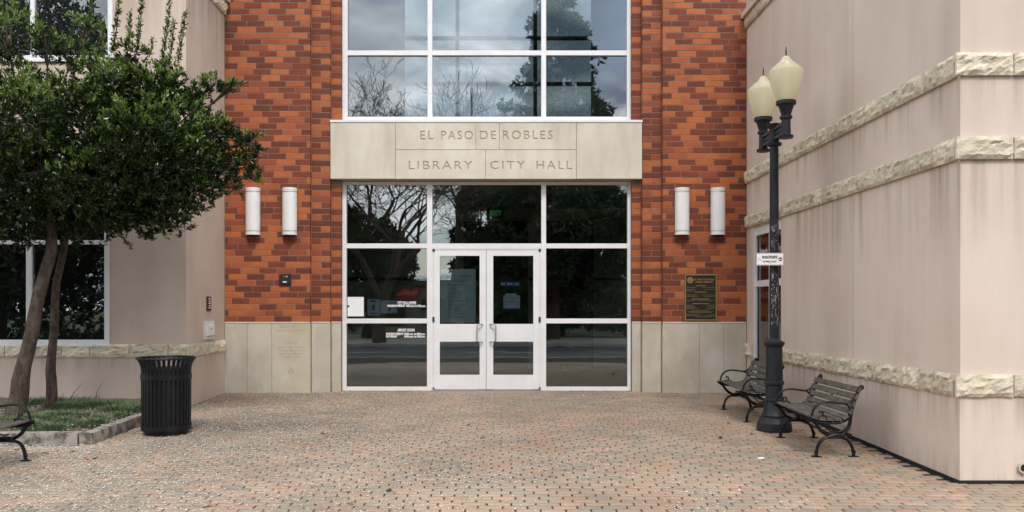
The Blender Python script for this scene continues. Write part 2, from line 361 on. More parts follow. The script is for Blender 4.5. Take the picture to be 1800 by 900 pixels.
# ------------------------------------------------------------------ ground, road, far ground
g = MB(); g.add([(-30, -1.6, gz(-1.6) - .011), (30, -1.6, gz(-1.6) - .011), (30, D, -.011), (-30, D, -.011), (-30, 26, -.011), (30, 26, -.011)],
                [(0, 1, 2, 3), (3, 2, 5, 4)])
plaza = tag(g.build('paving', 'sand'), 'dark joint sand under the brick pavers of the plaza', None, kind='structure')
tag(MB().add([(-600, -600, -.75), (600, -600, -.75), (600, 600, -.75), (-600, 600, -.75)], [(0, 1, 2, 3)]).build('ground', 'lawn'), kind='structure')
tag(MB().box(-80, 80, -14, -1.9, -.9, -.53).build('road', 'asphalt'), kind='structure')
tag(MB().box(-80, 80, -1.9, -1.6, -.9, gz(-1.6) - .01).build('kerb', 'concrete'), kind='structure')
tag(MB().box(-80, 80, -22, -14, -.9, -.40).build('pavement', 'concrete'), kind='structure')
mk = MB()
for i in range(-12, 13): mk.box(i * 6 - 1.5, i * 6 + 1.5, -8.1, -7.98, -.53, -.526)
tag(mk.build('road_marking', 'paint'), kind='structure')

# pavers: scalloped long edges that interlock
PL, PW, JT = 0.2, 0.1, 0.006
def paver_template():
    xs = np.linspace(.0075, PL - .0075, 9)
    wav = 0.0035 * np.sin(xs / PL * 4 * np.pi)
    lo = [(x, JT / 2 * 0.6 + w_, 0) for x, w_ in zip(xs, wav)]; hi = [(x, PW - JT / 2 * 0.6 + w_, 0) for x, w_ in zip(xs, wav)]
    V = []; n = 9; b = 0.004
    for z, ins in ((-.05, 0), (-b, 0), (0, b)):
        for i, (x, y, _) in enumerate(lo): V.append((x + (ins if i == 0 else -ins if i == 8 else 0), y + ins, z))
        for i, (x, y, _) in enumerate(hi): V.append((x + (ins if i == 0 else -ins if i == 8 else 0), y - ins, z))
    Fq = []
    for r in range(2):
        o0 = r * 18; o1 = o0 + 18
        for i in range(8):
            Fq.append((o0 + i, o0 + i + 1, o1 + i + 1, o1 + i)); Fq.append((o0 + 9 + i + 1, o0 + 9 + i, o1 + 9 + i, o1 + 9 + i + 1))
        Fq.append((o0 + 9, o0, o1, o1 + 9)); Fq.append((o0 + 8, o0 + 17, o1 + 17, o1 + 8))
    for i in range(8): Fq.append((36 + i, 36 + i + 1, 45 + i + 1, 45 + i))
    return np.array(V, dtype=np.float32), np.array(Fq)
TV, TF = paver_template()
cells = []
rows = int((14.9 - 3.2) / PW)
for j in range(rows):
    y = 14.72 - (j + 1) * PW
    off = (0.5 if j % 2 else 0.0) * PL + 0.02 * math.sin(j * 1.7)
    xmin = -4.72 if y > 9.5 else -0.72 * y - 1.2; xmax = 4.13 if y > 7.66 else 0.72 * y + 1.2
    if y > 14.4: xmin, xmax = -2.95, 2.45
    k0 = int(math.floor((xmin - off) / PL)) + 1; k1 = int((xmax - off) / PL)
    for k in range(k0, k1): cells.append((k * PL + off, y))
def paver_col(x, y):
    q = noise.noise((x * 0.5, y * 0.5, 3)) * 0.35
    r = random.random() + q
    return 0 if r < 0.2 else 1 if r < 0.33 else 5 if r < 0.48 else 3 if r < 0.66 else 2 if r < 0.88 else 4
def infr(x, y):
    px = CX + x * F / y; py = CY + (EYE - gz(y)) * F / y
    return 5 < px < 1770 and py < 893
cand = sorted([c for c in cells if infr(c[0] + .05, c[1])], key=lambda c: c[1])[:300]
cset = set(cand)
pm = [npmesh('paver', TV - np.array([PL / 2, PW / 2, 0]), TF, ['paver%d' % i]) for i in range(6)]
slope = math.atan(SL)
VV, FF, MM = [], [], []
for (x, y) in cells:
    ci = paver_col(x, y); dz = random.uniform(-.0035, .0015); yc = y + PW / 2
    tx, ty = random.uniform(-.012, .012), random.uniform(-.008, .008)
    if (x, y) in cset:
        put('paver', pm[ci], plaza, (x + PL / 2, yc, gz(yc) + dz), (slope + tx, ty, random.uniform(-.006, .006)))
    else:
        V = TV - np.array([PL / 2, PW / 2, 0]); V = V.copy()
        V[:, 2] += V[:, 1] * (SL if yc < D else 0) + V[:, 1] * tx - V[:, 0] * ty
        V += np.array([x + PL / 2, yc, gz(yc) + dz])
        FF.append(TF + len(VV) * 54); VV.append(V); MM += [ci] * len(TF)
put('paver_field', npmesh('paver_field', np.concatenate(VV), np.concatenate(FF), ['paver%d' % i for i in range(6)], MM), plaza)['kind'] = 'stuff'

# ------------------------------------------------------------------ library building (brick tower)
lib = thing('library_building', 'orange brick library entrance with carved lintel, tall white framed windows and double doors', 'building', (0, D, 0))
def L(o):   # keep world coordinates for children of the building empties
    return o
def child(mb, name, mats, parent, smooth=False, label=None):
    o = mb.build(name, mats, parent, smooth)
    w_ = parent.matrix_world if parent else None
    p = parent
    off = Vector((0, 0, 0))
    while p: off += p.location; p = p.parent
    o.location = -off
    if label: o['label'] = label
    return o
P0, P1, P2, PG = D, D + .11, D + .22, D + .32
xL0, xL1, xL2, xL3 = -4.66, -3.221, -2.905, -2.735
xR3, xR2, xR1, xR0 = 2.235, 2.398, 2.7235, 4.132
zB, zT = 1.19, 10.2
zLint0, zLint1 = PZ(314.5, P1 - .02), PZ(215, P1 - .02)
segs = [(xL0, xL1, P0), (xL1, xL2, P1), (xL2, xL3, P2), (xR3, xR2, P2), (xR2, xR1, P1), (xR1, xR0, P0)]
# mortar core, one closed piece per side
def core(xs):
    m_ = MB()
    for (a_, b_, p) in xs: m_.box(a_ + .001, b_ - .001, p + .004, D + 0.45, 0.0, zT)
    return m_
wall = child(core([(xL0 - .3, xL1, P0), (xL1 - .002, xL2, P1), (xL2 - .002, xL3, P2)]), 'wall', 'mortar', lib)
wall_r = child(core([(xR3, xR2 + .002, P2), (xR2, xR1 + .002, P1), (xR1, xR0 + .3, P0)]), 'wall', 'mortar', lib)
ch = .1016
def brick_mesh_dims():
    pass
bricks = []
for si, (a_, b_, p) in enumerate(segs):
    n = int((zT - zB) / ch)
    right = si >= 3
    for j in range(n):
        z0 = zB + j * ch + .004
        if p == P2 and z0 + ch > zLint0 - .02 and z0 < zLint1 + .03: continue
        offs = [0.0, .5, .17, .67, .33, .83][(j * 1) % 6] if p == P0 else [0.0, .5][j % 2]
        x = a_ - offs * .3048 if right else None
        if right:
            edges = [a_]; x = a_ + (.3048 * (1 - offs) if offs else .3048)
            while x < b_ - .05: edges.append(x); x += .3048
            edges.append(b_)
        else:
            edges = [b_]; x = b_ - (.3048 * (1 - offs) if offs else .3048)
            while x > a_ + .05: edges.append(x); x -= .3048
            edges.append(a_); edges = edges[::-1]
        for i in range(len(edges) - 1):
            e0 = edges[i] + (0.0 if (i == 0 and right) else .005); e1 = edges[i + 1] - (0.0 if (i == len(edges) - 2 and not right) else .005)
            if p != P0 or True:
                pass
            bricks.append((e0, e1, p, z0, z0 + ch - .0105))
def crowned(px, py): return (px < 470 and 100 < py < 450)
def bpix(b):
    return CX + (b[0] + b[1]) / 2 * F / b[2], CY - ((b[3] + b[4]) / 2 - EYE) * F / b[2]
vis = [b for b in bricks if b[1] - b[0] > .25 and 4 < bpix(b)[1] and not crowned(*bpix(b)) and b[2] == P0]
vis.sort(key=lambda b: ((b[0] + b[1]) / 2) ** 2 + b[2] ** 2 + ((b[3] + b[4]) / 2 - EYE) ** 2)
bset = set(vis[:300])
def brick_col():
    r = random.random()
    return 0 if r < .27 else 1 if r < .42 else 2 if r < .72 else 3 if r < .92 else 4
cache = {}
st = MB()
last = None
for b in bricks:
    ci = brick_col()
    if last is not None and (ci in (2, 3)) == (last in (2, 3)) and random.random() < .55: ci = random.choice((0, 0, 1, 4)) if last in (2, 3) else random.choice((2, 2, 3))
    last = ci
    j = random.uniform(-.002, .002)
    if b in bset:
        key = (ci, round(b[1] - b[0], 4))
        if key not in cache:
            L_ = b[1] - b[0]; cache[key] = MB().box(-L_ / 2, L_ / 2, 0, .1, 0, ch - .0105, ch=.003).mesh('brick', 'brick%d' % ci)
        o = put('brick', cache[key], wall if b[0] < 0 else wall_r, ((b[0] + b[1]) / 2, b[2] + j, b[3]))
    else:
        st.mi = ci; st.box(b[0], b[1], b[2] + j, b[2] + .1, b[3], b[4], ch=.003)
bw = st.build('brickwork', ['brick%d' % i for i in range(5)], wall); bw['kind'] = 'stuff'

# stone base panels
def panel(x0, x1, y, z0, z1, m_='slab_base', name='base_slab', d=.12):
    return child(MB().box(x0 + .002, x1 - .002, y, y + d, z0, z1, ch=.004), name, m_, lib)
def xs(l, Y): return [PX(p, Y) for p in l]
e0 = xs([395, 434.5, 478, 543.5], P0); e0[0] = xL0; e0[-1] = xL1 + .004
for i in range(3): panel(e0[i], e0[i + 1], P0 - .012, gz(D) - .03, zB - .022, 'slab_warm' if i == 2 else 'slab_base')
panel(xL1 + .006, xL2 + .004, P1 - .012, -.03, zB - .022); panel(xL2 + .006, xL3, P2 - .012, -.03, zB - .022)
e1 = xs([1165, 1204, 1229, 1272, 1312], P0); e1[0] = xR1 - .004; e1[-1] = xR0
del e1[1]
for i in range(3): panel(e1[i], e1[i + 1], P0 - .012, -.03, zB - .022)
panel(xR2 - .004, xR1 - .006, P1 - .012, -.03, zB - .022); panel(xR3, xR2 - .006, P2 - .012, -.03, zB - .022)
for (a_, b_, p) in segs:
    child(MB().box(a_ + (.003 if a_ > 0 else 0), b_ - (.003 if a_ < 0 else 0), p - .02, p + .1, zB - .0215, zB + .002, ch=.006), 'base_cap', 'slab', lib)

# lintel slabs with truly incised letters
lint = child(MB().box(xL2 + .008, xR2 - .008, P1 + .02, D + .5, zLint0 + .004, zLint1 - .004), 'lintel', 'slab', lib)
YL = P1 - .02
def incised(x0, x1, z0, z1, words):
    x0 += .0035; x1 -= .0035; z0 += .0035; z1 -= .0035
    if not words:
        return MB().box(x0, x1, YL, YL + .035, z0, z1, ch=.003).build('lintel_stone', 'slab', lint)
    cu = bpy.data.curves.new('slab', 'CURVE'); cu.dimensions = '2D'; cu.fill_mode = 'BOTH'; cu.extrude = .006; cu.resolution_u = 3
    def poly(pts):
        s_ = cu.splines.new('POLY'); s_.points.add(len(pts) - 1); s_.use_cyclic_u = True
        for q, p in zip(s_.points, pts): q.co = (*p, 0, 1)
    poly([(x0, z0), (x1, z0), (x1, z1), (x0, z1)])
    for (s_, wx0, wx1, wz0, wz1) in words:
        tcu = bpy.data.curves.new('t', 'FONT'); tcu.body = s_; tcu.size = 1; tcu.space_character = 1.25; tcu.resolution_u = 3
        to = bpy.data.objects.new('t', tcu); col.objects.link(to)
        for q in bpy.context.selected_objects: q.select_set(False)
        to.select_set(True); bpy.context.view_layer.objects.active = to
        bpy.ops.object.convert(target='CURVE')
        to = bpy.context.view_layer.objects.active
        P = []
        for sp_ in to.data.splines:
            pts = []
            if sp_.type == 'BEZIER':
                bp_ = sp_.bezier_points; nb = len(bp_)
                for i in range(nb):
                    p0, p3 = bp_[i], bp_[(i + 1) % nb]
                    straight = (p0.handle_right - p0.co).length < 1e-5 and (p3.handle_left - p3.co).length < 1e-5
                    for t_ in ([0] if straight else [0, .25, .5, .75]):
                        q = p0.co * (1 - t_) ** 3 + p0.handle_right * 3 * t_ * (1 - t_) ** 2 + p3.handle_left * 3 * t_ * t_ * (1 - t_) + p3.co * t_ ** 3
                        pts.append((q.x, q.y))
            else: pts = [(q.co.x, q.co.y) for q in sp_.points]
            P.append(pts)
        bpy.data.objects.remove(to)
        ax = [p[0] for q in P for p in q]; ay = [p[1] for q in P for p in q]
        fx = lambda x: wx0 + (x - min(ax)) / (max(ax) - min(ax)) * (wx1 - wx0)
        fz = lambda z: wz0 + (z - min(ay)) / (max(ay) - min(ay)) * (wz1 - wz0)
        for q in P: poly([(fx(p[0]), fz(p[1])) for p in q])
    o = bpy.data.objects.new('s', cu); col.objects.link(o)
    dg = bpy.context.evaluated_depsgraph_get(); me = bpy.data.meshes.new_from_object(o.evaluated_get(dg)); bpy.data.objects.remove(o)
    for v in me.vertices: v.co = Vector((v.co.x, YL + .006 - v.co.y * 0 - v.co.z, v.co.y))
    me.materials.clear(); me.materials.append(M['slab']); me.name = 'lintel_stone'
    ob = put('lintel_stone', me, lint)
    gb = MB(); gb.box(x0 + .003, x1 - .003, YL + .0115, YL + .035, z0 + .003, z1 - .003)
    gb.build('letter_ground', 'groove', lint)
    return ob
def ZL(py): return PZ(py, YL)
def XL(px): return PX(px, YL)
incised(xL2 + .006, XL(695), zLint0, zLint1, None)
incised(XL(695), XL(836.5), ZL(263), zLint1, [('EL', XL(738.5), XL(762), ZL(245), ZL(230)), ('PASO', XL(775.5), XL(831.5), ZL(245), ZL(230))])
incised(XL(836.5), XL(878), ZL(263), zLint1, [('DE', XL(843.5), XL(872), ZL(244.5), ZL(230))])
incised(XL(878), XL(1013), ZL(263), zLint1, [('ROBLES', XL(884), XL(971.5), ZL(244.5), ZL(229.5))])
incised(XL(695), XL(853.5), zLint0, ZL(263), [('LIBRARY', XL(718.5), XL(830.5), ZL(297.5), ZL(283))])
incised(XL(853.5), XL(1013), zLint0, ZL(263), [('CITY', XL(861.5), XL(923), ZL(297), ZL(283)), ('HALL', XL(943), XL(1005.5), ZL(297), ZL(283))])
incised(XL(1013), xR2 - .006, zLint0, zLint1, None)
child(MB().box(xL2 + .004, xR2 - .004, YL - .012, PG + .02, zLint1 + .001, zLint1 + .04), 'flashing', 'white', lib)

# ------------------------------------------------------------------ curtain wall windows
YF = PG            # frame front
YB = PG + .11
YP = PG + .05      # pane plane
def X_(px): return PX(px, YF)
def Z_(py): return PZ(py, YF)
def bars(parent, name, rects, y0=YF, y1=YB):
    for r in rects:
        x0, x1, z0, z1 = sorted(r[:2]) + sorted(r[2:])
        child(MB().box(x0, x1, y0, y1, z0, z1, ch=.003), name, 'white', parent)
def pane(parent, x0, x1, z0, z1, m_='glass', y=YP):
    z0, z1 = sorted((z0, z1))
    return child(MB().box(x0 - .008, x1 + .008, y, y + .008, z0 - .008, z1 + .008), 'pane', m_, parent)
uw = child(MB().box(xL3 - .01, X_(611), YF, YB, zLint1 + .045, zT, ch=.003), 'window_frame', 'white', lib, label='upper window frame above the carved lintel')
bars(uw, 'mullion', [(X_(751.5), X_(760), zLint1 + .045, zT), (X_(951.5), X_(960), zLint1 + .045, zT)])
bars(uw, 'jamb', [(X_(1102), xR3 + .01, zLint1 + .045, zT)])
cols_ = [(611, 751.5), (760, 951.5), (960, 1102)]
zr = [(205.5, None), (88.5, 97)]
for (a_, b_) in cols_:
    bars(uw, 'rail', [(X_(a_), X_(b_), zLint1 + .045, Z_(205)), (X_(a_), X_(b_), Z_(97), Z_(88.5)), (X_(a_), X_(b_), Z_(-60), Z_(-52))], YF + .004)
    pane(uw, X_(a_), X_(b_), Z_(205), Z_(97)); pane(uw, X_(a_), X_(b_), Z_(88.5), Z_(-52)); pane(uw, X_(a_), X_(b_), Z_(-60), zT)
lw = child(MB().box(xL3 - .01, X_(609), YF, YB, .0, zLint0 - .01, ch=.003), 'window_frame', 'white', lib, label='lower window frame around the entrance doors')
bars(lw, 'mullion', [(X_(750.5), X_(760), 0, zLint0 - .01), (X_(951.5), X_(960), 0, zLint0 - .01)])
bars(lw, 'jamb', [(X_(1103), xR3 + .01, 0, zLint0 - .01)])
for i, (a_, b_) in enumerate([(609, 750.5), (760, 951.5), (960, 1103)]):
    rl = [(X_(a_), X_(b_), zLint0 - .01, Z_(324.5)), (X_(a_), X_(b_), Z_(428), Z_(436.5))]
    pane(lw, X_(a_), X_(b_), Z_(428), Z_(324.5), 'glass_low')
    if i != 1:
        rl += [(X_(a_), X_(b_), Z_(560), Z_(568.5)), (X_(a_), X_(b_), 0, Z_(680))]
        pane(lw, X_(a_), X_(b_), Z_(560), Z_(436.5), 'glass_low'); pane(lw, X_(a_), X_(b_), Z_(680), Z_(568.5), 'glass_low')
    bars(lw, 'rail', rl, YF + .004)
# doors
YD = YF + .012
bars(lw, 'door_frame', [(X_(760), X_(762.5), 0.012, Z_(436.5)), (X_(949), X_(951.5), 0.012, Z_(436.5)), (X_(762.5), X_(949), Z_(439), Z_(436.5))], YF + .006)
child(MB().box(X_(760), X_(951.5), YF - .06, YB, -.01, .012), 'threshold', 'steel', lib)
def door(x0, x1, g0, g1, hx, ax, sgn):
    d = child(MB().box(X_(x0), X_(g0), YD, YD + .045, .02, Z_(439.5), ch=.003), 'door', 'white', lib)
    for (a_, b_, z0, z1) in ((g1, x1, .02, Z_(439.5)),):
        child(MB().box(X_(a_), X_(b_), YD, YD + .045, z0, z1, ch=.003), 'stile', 'white', d)
    for (z0, z1) in ((Z_(449.5), Z_(439.5)), (Z_(600.5), Z_(569.5)), (.02, Z_(659))):
        child(MB().box(X_(g0), X_(g1), YD + .002, YD + .043, z0, z1), 'rail', 'white', d)
    pane(d, X_(g0), X_(g1), Z_(569.5), Z_(449.5), 'glass_low', YD + .02); pane(d, X_(g0), X_(g1), Z_(659), Z_(600.5), 'glass_low', YD + .02)
    x, xa = X_(hx), X_(ax); z0, z1 = Z_(601), Z_(570); yy = YD - .075
    child(MB().tube([(xa, YD + .005, z0), (xa, yy + .03, z0), (xa + (x - xa) * .5, yy + .005, z0), (x, yy, z0 + .02), (x, yy, z1 - .02), (xa + (x - xa) * .5, yy + .005, z1), (xa, yy + .03, z1), (xa, YD + .005, z1)], .0125, 10), 'handle', 'steel', d, True)
    return d
dl = door(762.7, 854.2, 773, 843, 838.8, 847.5, 1); dr = door(854.9, 948.8, 867, 937.5, 871.6, 862, -1)
for x, d in ((762.2, dl), (948.9, dr)):
    child(MB().box(X_(x) - .02, X_(x) + .015, YD - .02, YD + .0, Z_(566), Z_(557)), 'hinge', 'dark', d)
    child(MB().box(X_(x) - .02, X_(x) + .02, YD - .015, YD, Z_(442), Z_(437.5)), 'hinge', 'dark', d)
    child(MB().box(X_(x) - .015, X_(x) + .012, YD - .012, YD + .0, .025, .06), 'hinge', 'dark', d)
lk = MB().lathe([(0.0, 0), (.016, 0), (.014, .008), (0, .01)], n=14); o = lk.build('lock', 'dark', dr, True); o.location = Vector((X_(858.8), YD, Z_(580))) - Vector((0, D, 0)); o.rotation_euler = (R(90), 0, 0)

# ------------------------------------------------------------------ interior seen through the glass
def inner(name, m_, *b, ch_=0): return child(MB().box(*b, ch=ch_), name, m_, lib)
inner('lobby_floor', 'int_floor', -4.6, 4.1, YB, 22.5, -.05, 0.004)
inner('upper_floor', 'int_low', -4.6, 4.1, YB + .02, 22.5, 3.62, 4.25)
inner('side_wall', 'int_wall', -4.75, -4.6, P2 + .25, 22.5, -.05, 10.2)
inner('side_wall', 'int_wall', 4.1, 4.25, P2 + .25, 22.5, -.05, 10.2)
inner('roof', 'roof', -4.9, 4.4, D + .46, 22.7, 10.2, 10.4)
inner('front_parapet', 'int_wall', -4.6, 4.1, D + .1, D + .46, 10.15, 10.19)
bx0, bx1 = PX(700, 22.5), PX(1040, 22.5)
inner('back_wall', 'int_low', -4.6, 4.1, 22.5, 22.7, -.05, 4.9)
inner('back_wall', 'int_wall', -4.6, bx0, 22.5, 22.7, 4.9, 10.2)
inner('back_wall', 'int_wall', bx1, 4.1, 22.5, 22.7, 4.9, 10.2)
inner('column', 'int_beige', bx0 - .2, bx0, 22.2, 22.48, 4.25, 10.2)
for px in (804, 941): inner('back_mullion', 'int_dark', PX(px, 22.4) - .05, PX(px, 22.4) + .05, 22.4, 22.48, 4.9, 10.2)
inner('back_mullion', 'int_beige', PX(829, 22.3) - .03, PX(829, 22.3) + .03, 22.33, 22.39, 4.9, 7.2)
for py in (66.5, 147): inner('back_rail', 'int_dark', bx0, bx1, 22.42, 22.47, PZ(py, 22.4) - .05, PZ(py, 22.4) + .05)
inner('back_rail', 'int_beige', bx0, bx1, 22.3, 22.39, 4.9, 5.0)
for px0, px1 in ((700, 804), (804, 941), (941, 1040)): pane(lib, PX(px0, 22.55), PX(px1, 22.55), 4.9, 10.2, 'glass_side', 22.6)
# curved gallery front on the left of the upper hall
dm = MB(); dm.lathe([(2.6, 0), (2.6, 5.7)], (-4.6, 17.6, 4.4), 32, -85, 85, cap=False); dm.lathe([(2.6, 0), (2.5, 0), (2.5, 5.7)], (-4.6, 17.6, 4.4), 32, -85, 85, cap=False)
child(dm, 'curved_wall', 'int_wall', lib, True)
# lobby back wall openings
for (a_, b_) in ((765, 800), (815, 928), (952, 1043)):
    inner('dark_doorway', 'int_dark', PX(a_, 20), PX(b_, 20), 19.98, 20.02, 0, PZ(389, 20))
inner('lobby_partition', 'int_low', -4.6, 4.1, 20.02, 20.1, 0, 3.62)
inner('soffit', 'int_low', -4.6, 4.1, 18.9, 19.0, PZ(384, 19), 3.62)
inner('lobby_rail', 'int_dark', -4.6, 4.1, 19.9, 19.97, PZ(493, 20), PZ(488, 20))
inner('counter', 'int_low', PX(770, 18.8), PX(850, 18.8), 18.6, 19.2, 0, 1.05)
ex = thing('exit_sign', 'green exit sign hanging inside above the entrance doors', 'sign', (PX(871.5, 18.4), 18.4, PZ(375, 18.4)))
MB().box(-.16, .16, 0, .04, -.10, .10, ch=.004).build('housing', 'dark', ex)
text('EXIT', .15, 'exit', (0, -.003, 0), ex, bold=.004, width=.25)
MB().tube([(0, .02, .1), (0, .02, 3.63 - PZ(375, 18.4))], .008, 6).build('stem', 'dark', ex)
pt = thing('potted_plant', 'thin leggy plant in a dark round pot behind the right glass of the lobby', 'plant', (PX(1007, 19.4), 19.4, 0))
MB().lathe([(.2, 0), (.27, .12), (.29, .3), (.27, .42), (.31, .44), (.31, .5), (.26, .5), (.25, .42), (0, .42)], n=24).build('pot', 'pot', pt, True)
pb = MB()
for i in range(9):
    t_ = i * .7; tip = (math.cos(t_) * random.uniform(.25, .5), math.sin(t_) * .3, random.uniform(1.3, 2.0))
    pb.tube([(math.cos(t_) * .05, math.sin(t_) * .05, .4), (tip[0] * .3, tip[1] * .3, 1.0), tip], [.012, .01, .005], 5)
pb.build('stem', 'bark', pt)
lfb = MB()
for i in range(160):
    c = Vector((random.gauss(0, .3), random.gauss(0, .2), random.uniform(1.3, 2.2))); d_ = Vector((random.gauss(0, 1), random.gauss(0, .6), random.uniform(-.4, 1))).normalized()
    s_ = d_.orthogonal().normalized() * .02; lfb.add([c, c + d_ * .1 + s_, c + d_ * .25, c + d_ * .1 - s_], [(0, 1, 2, 3)])
lfb.build('foliage', 'leaf', pt)

# ------------------------------------------------------------------ papers and lettering on the glass
def rect_thing(name, label, cat, px0, px1, py0, py1, y, m_='paper', th=.002, group=None):
    t_ = thing(name, label, cat, (PX((px0 + px1) / 2, y), y, PZ((py0 + py1) / 2, y)), group=group)
    w_, h_ = (px1 - px0) * y / F / 2, (py1 - py0) * y / F / 2
    MB().box(-w_, w_, 0, th, -h_, h_).build('sheet', m_, t_)
    return t_, w_, h_
yo = YP - .004; yi = YP + .012
t_, w_, h_ = rect_thing('notice', 'plain bright white sheet taped on the glass left of the doors', 'notice', 611, 639.5, 522, 556, yo)
MB().box(-w_, -w_ + .03, -.002, -.0005, -.01, .025).build('tape', 'ink', t_)
t_, w_, h_ = rect_thing('poster', 'small pale poster with dark figure behind glass beside the white sheet', 'poster', 645.5, 667.5, 526, 554.5, yi, 'paper_blue')
mbx = MB(); mbx.box(-.05, .05, -.0015, -.0005, .09, .115); mbx.box(-.02, .02, -.0015, -.0005, -.05, .05); mbx.box(-.05, .05, -.0015, -.0005, -.11, -.095); mbx.build('print', 'ink_grey', t_)
t_, w_, h_ = rect_thing('poster', 'blue grey paper with a small pink mark behind the opening hours glass', 'poster', 669, 698, 528, 551, yi, 'paper_blue')
MB().box(.0, .03, -.0015, -.0005, -.07, -.03).build('print', 'red', t_); MB().box(-.01, .03, -.0015, -.0005, -.025, 0).build('print', 'blue', t_)
t_, w_, h_ = rect_thing('poster', 'large blue grey notice with round black seal behind the left door glass', 'poster', 775, 836, 473, 567, YD + .032, 'paper_blue')
sl_ = MB().lathe([(0, 0), (.036, 0), (.036, .001), (0, .001)], n=20).build('seal', 'ink', t_); sl_.location = (-w_ * .55, -.0005, h_ * .72); sl_.rotation_euler = (R(90), 0, 0)
ln = MB()
for i in range(26):
    zz = h_ * .42 - i * h_ * .05; ww = random.uniform(.4, .95) * w_ * .8
    ln.box(-w_ * .6, -w_ * .6 + ww * 1.5, -.0015, -.0005, zz, zz + .008)
for zz, a_, b_ in ((.76, .1, .7), (.70, .0, .7), (.58, -.5, .6), (.52, -.3, .35)): ln.box(a_ * w_, b_ * w_, -.0015, -.0005, zz * h_, zz * h_ + .009)
ln.build('print', 'ink_grey', t_)['kind'] = 'stuff'
t_, w_, h_ = rect_thing('notice', 'small paper with blue border behind the right door glass', 'notice', 888, 909, 515, 543, YD + .032, 'paper_blue')
fr_ = MB()
for b_ in ((-w_, w_, h_ - .012, h_), (-w_, w_, -h_, -h_ + .012), (-w_, -w_ + .008, -h_ + .012, h_ - .012), (w_ - .008, w_, -h_ + .012, h_ - .012)): fr_.box(b_[0], b_[1], -.0015, -.0005, b_[2], b_[3])
fr_.build('border', 'blue', t_)
pr = MB()
for zz in (.06, .045, .0, -.015, -.03): pr.box(-w_ * .6, w_ * .6, -.0015, -.0005, zz, zz + .006)
pr.build('print', 'ink_grey', t_)
t_, w_, h_ = rect_thing('notice', 'plain pale paper partly behind the blue bordered one on the right door', 'notice', 885, 914, 519, 542, YD + .036, 'paper_blue')
t_, w_, h_ = rect_thing('window_sign', 'long narrow blue sign strip high behind the right door glass', 'sign', 880, 914, 495, 503, YD + .032, 'blue')
bl = MB()
for i in range(9):
    if i in (2, 6): continue
    bl.box(-w_ * .9 + i * w_ * .2, -w_ * .9 + i * w_ * .2 + w_ * .12, -.0015, -.0005, -h_ * .4, h_ * (.3 if i % 3 else .5))
bl.build('print', 'decal', t_)
def hours(label, px, py, rows_):
    t_ = thing('window_lettering', label, 'lettering', (PX(px, yo), yo, PZ(py, yo)))
    for (s_, dx, dy, w_, sz) in rows_:
        text(s_, sz, 'decal', (dx * yo / F, 0, -dy * yo / F), t_, width=w_ * yo / F, bold=.0025, name='text_row')
    return t_
t1 = hours('white city hall hours lettering on the glass left of the doors', 715, 532, [('CITY HALL HOURS', 0, 0, 33, .052), ('MONDAY-FRIDAY  8:00 a.m. to 5:00 p.m.', -.5, 5.8, 67, .050)])
t2 = hours('white library hours lettering on the lower glass left of the doors', 714, 580, [('LIBRARY HOURS', 0, 0, 30, .052), ('MONDAY-FRIDAY', -20, 7, 31, .050), ('10:00 a.m. to 8:00 p.m.', 15, 7, 37, .050), ('SATURDAY', -25.5, 11.5, 20, .050), ('10:00 a.m. to 5:00 p.m.', 15, 11.5, 37, .050)])
for t_, ww in ((t1, 16.5), (t2, 15)): MB().box(-ww * yo / F, ww * yo / F, -.0005, .001, -.032, -.028).build('underline', 'decal', t_)

# ------------------------------------------------------------------ wall fittings on the brick
def sconce(px, label):
    t_ = thing('wall_sconce', label, 'wall light', (PX(px, P0 - .06), P0, PZ(413, P0 - .06)), group='white wall sconces on the brick')
    h = .79; r = .122
    MB().box(-.115, .115, -.03, .0, .015, h - .015).build('back_plate', 'steel', t_)
    s_ = MB(); s_.lathe([(r, .03), (r, h - .03)], (0, -.03, 0), 20, 180, 360, cap=False)
    s_.build('shade', 'sconce', t_, True)
    for z0, z1 in ((0, .032), (h - .032, h)):
        b_ = MB(); b_.lathe([(0, z0), (r * 1.02, z0), (r * 1.02, z1), (0, z1)], (0, -.03, 0), 20, 180, 360); b_.build('end_cap', 'sconce', t_, True)
    for z0 in (.062, h - .07):
        b_ = MB(); b_.lathe([(r, z0), (r * 1.035, z0), (r * 1.035, z0 + .008), (r, z0 + .008)], (0, -.03, 0), 20, 180, 360, cap=False); b_.build('band', 'steel', t_, True)
    b_ = MB(); b_.lathe([(0, -.012), (r * .85, -.012), (r * .85, .0), (0, .0)], (0, -.03, 0), 20, 180, 360); b_.build('diffuser_ring', 'dark', t_, True)
sconce(444, 'leftmost white half cylinder sconce on the brick beside the tree')
sconce(508.5, 'white sconce on the left brick pier, the one nearer the doors')
sconce(1199.5, 'white sconce on the right brick pier, the one nearer the doors')
sconce(1262.5, 'rightmost white half cylinder sconce on the brick behind the street lamp')

kp = thing('keypad', 'small dark alarm box with red mark on the left brick wall', 'keypad', (PX(501.5, P0), P0, PZ(491, P0)))
MB().box(-.095, .095, -.045, 0, -.09, .09, ch=.008).build('case', 'dark', kp)
MB().box(-.028, .022, -.048, -.0455, .03, .06).build('red_light', 'red', kp); MB().box(.03, .045, -.048, -.0455, .035, .055).build('white_mark', 'decal', kp)
MB().box(-.03, .032, -.048, -.0455, -.055, -.035).build('label_strip', 'decal', kp)

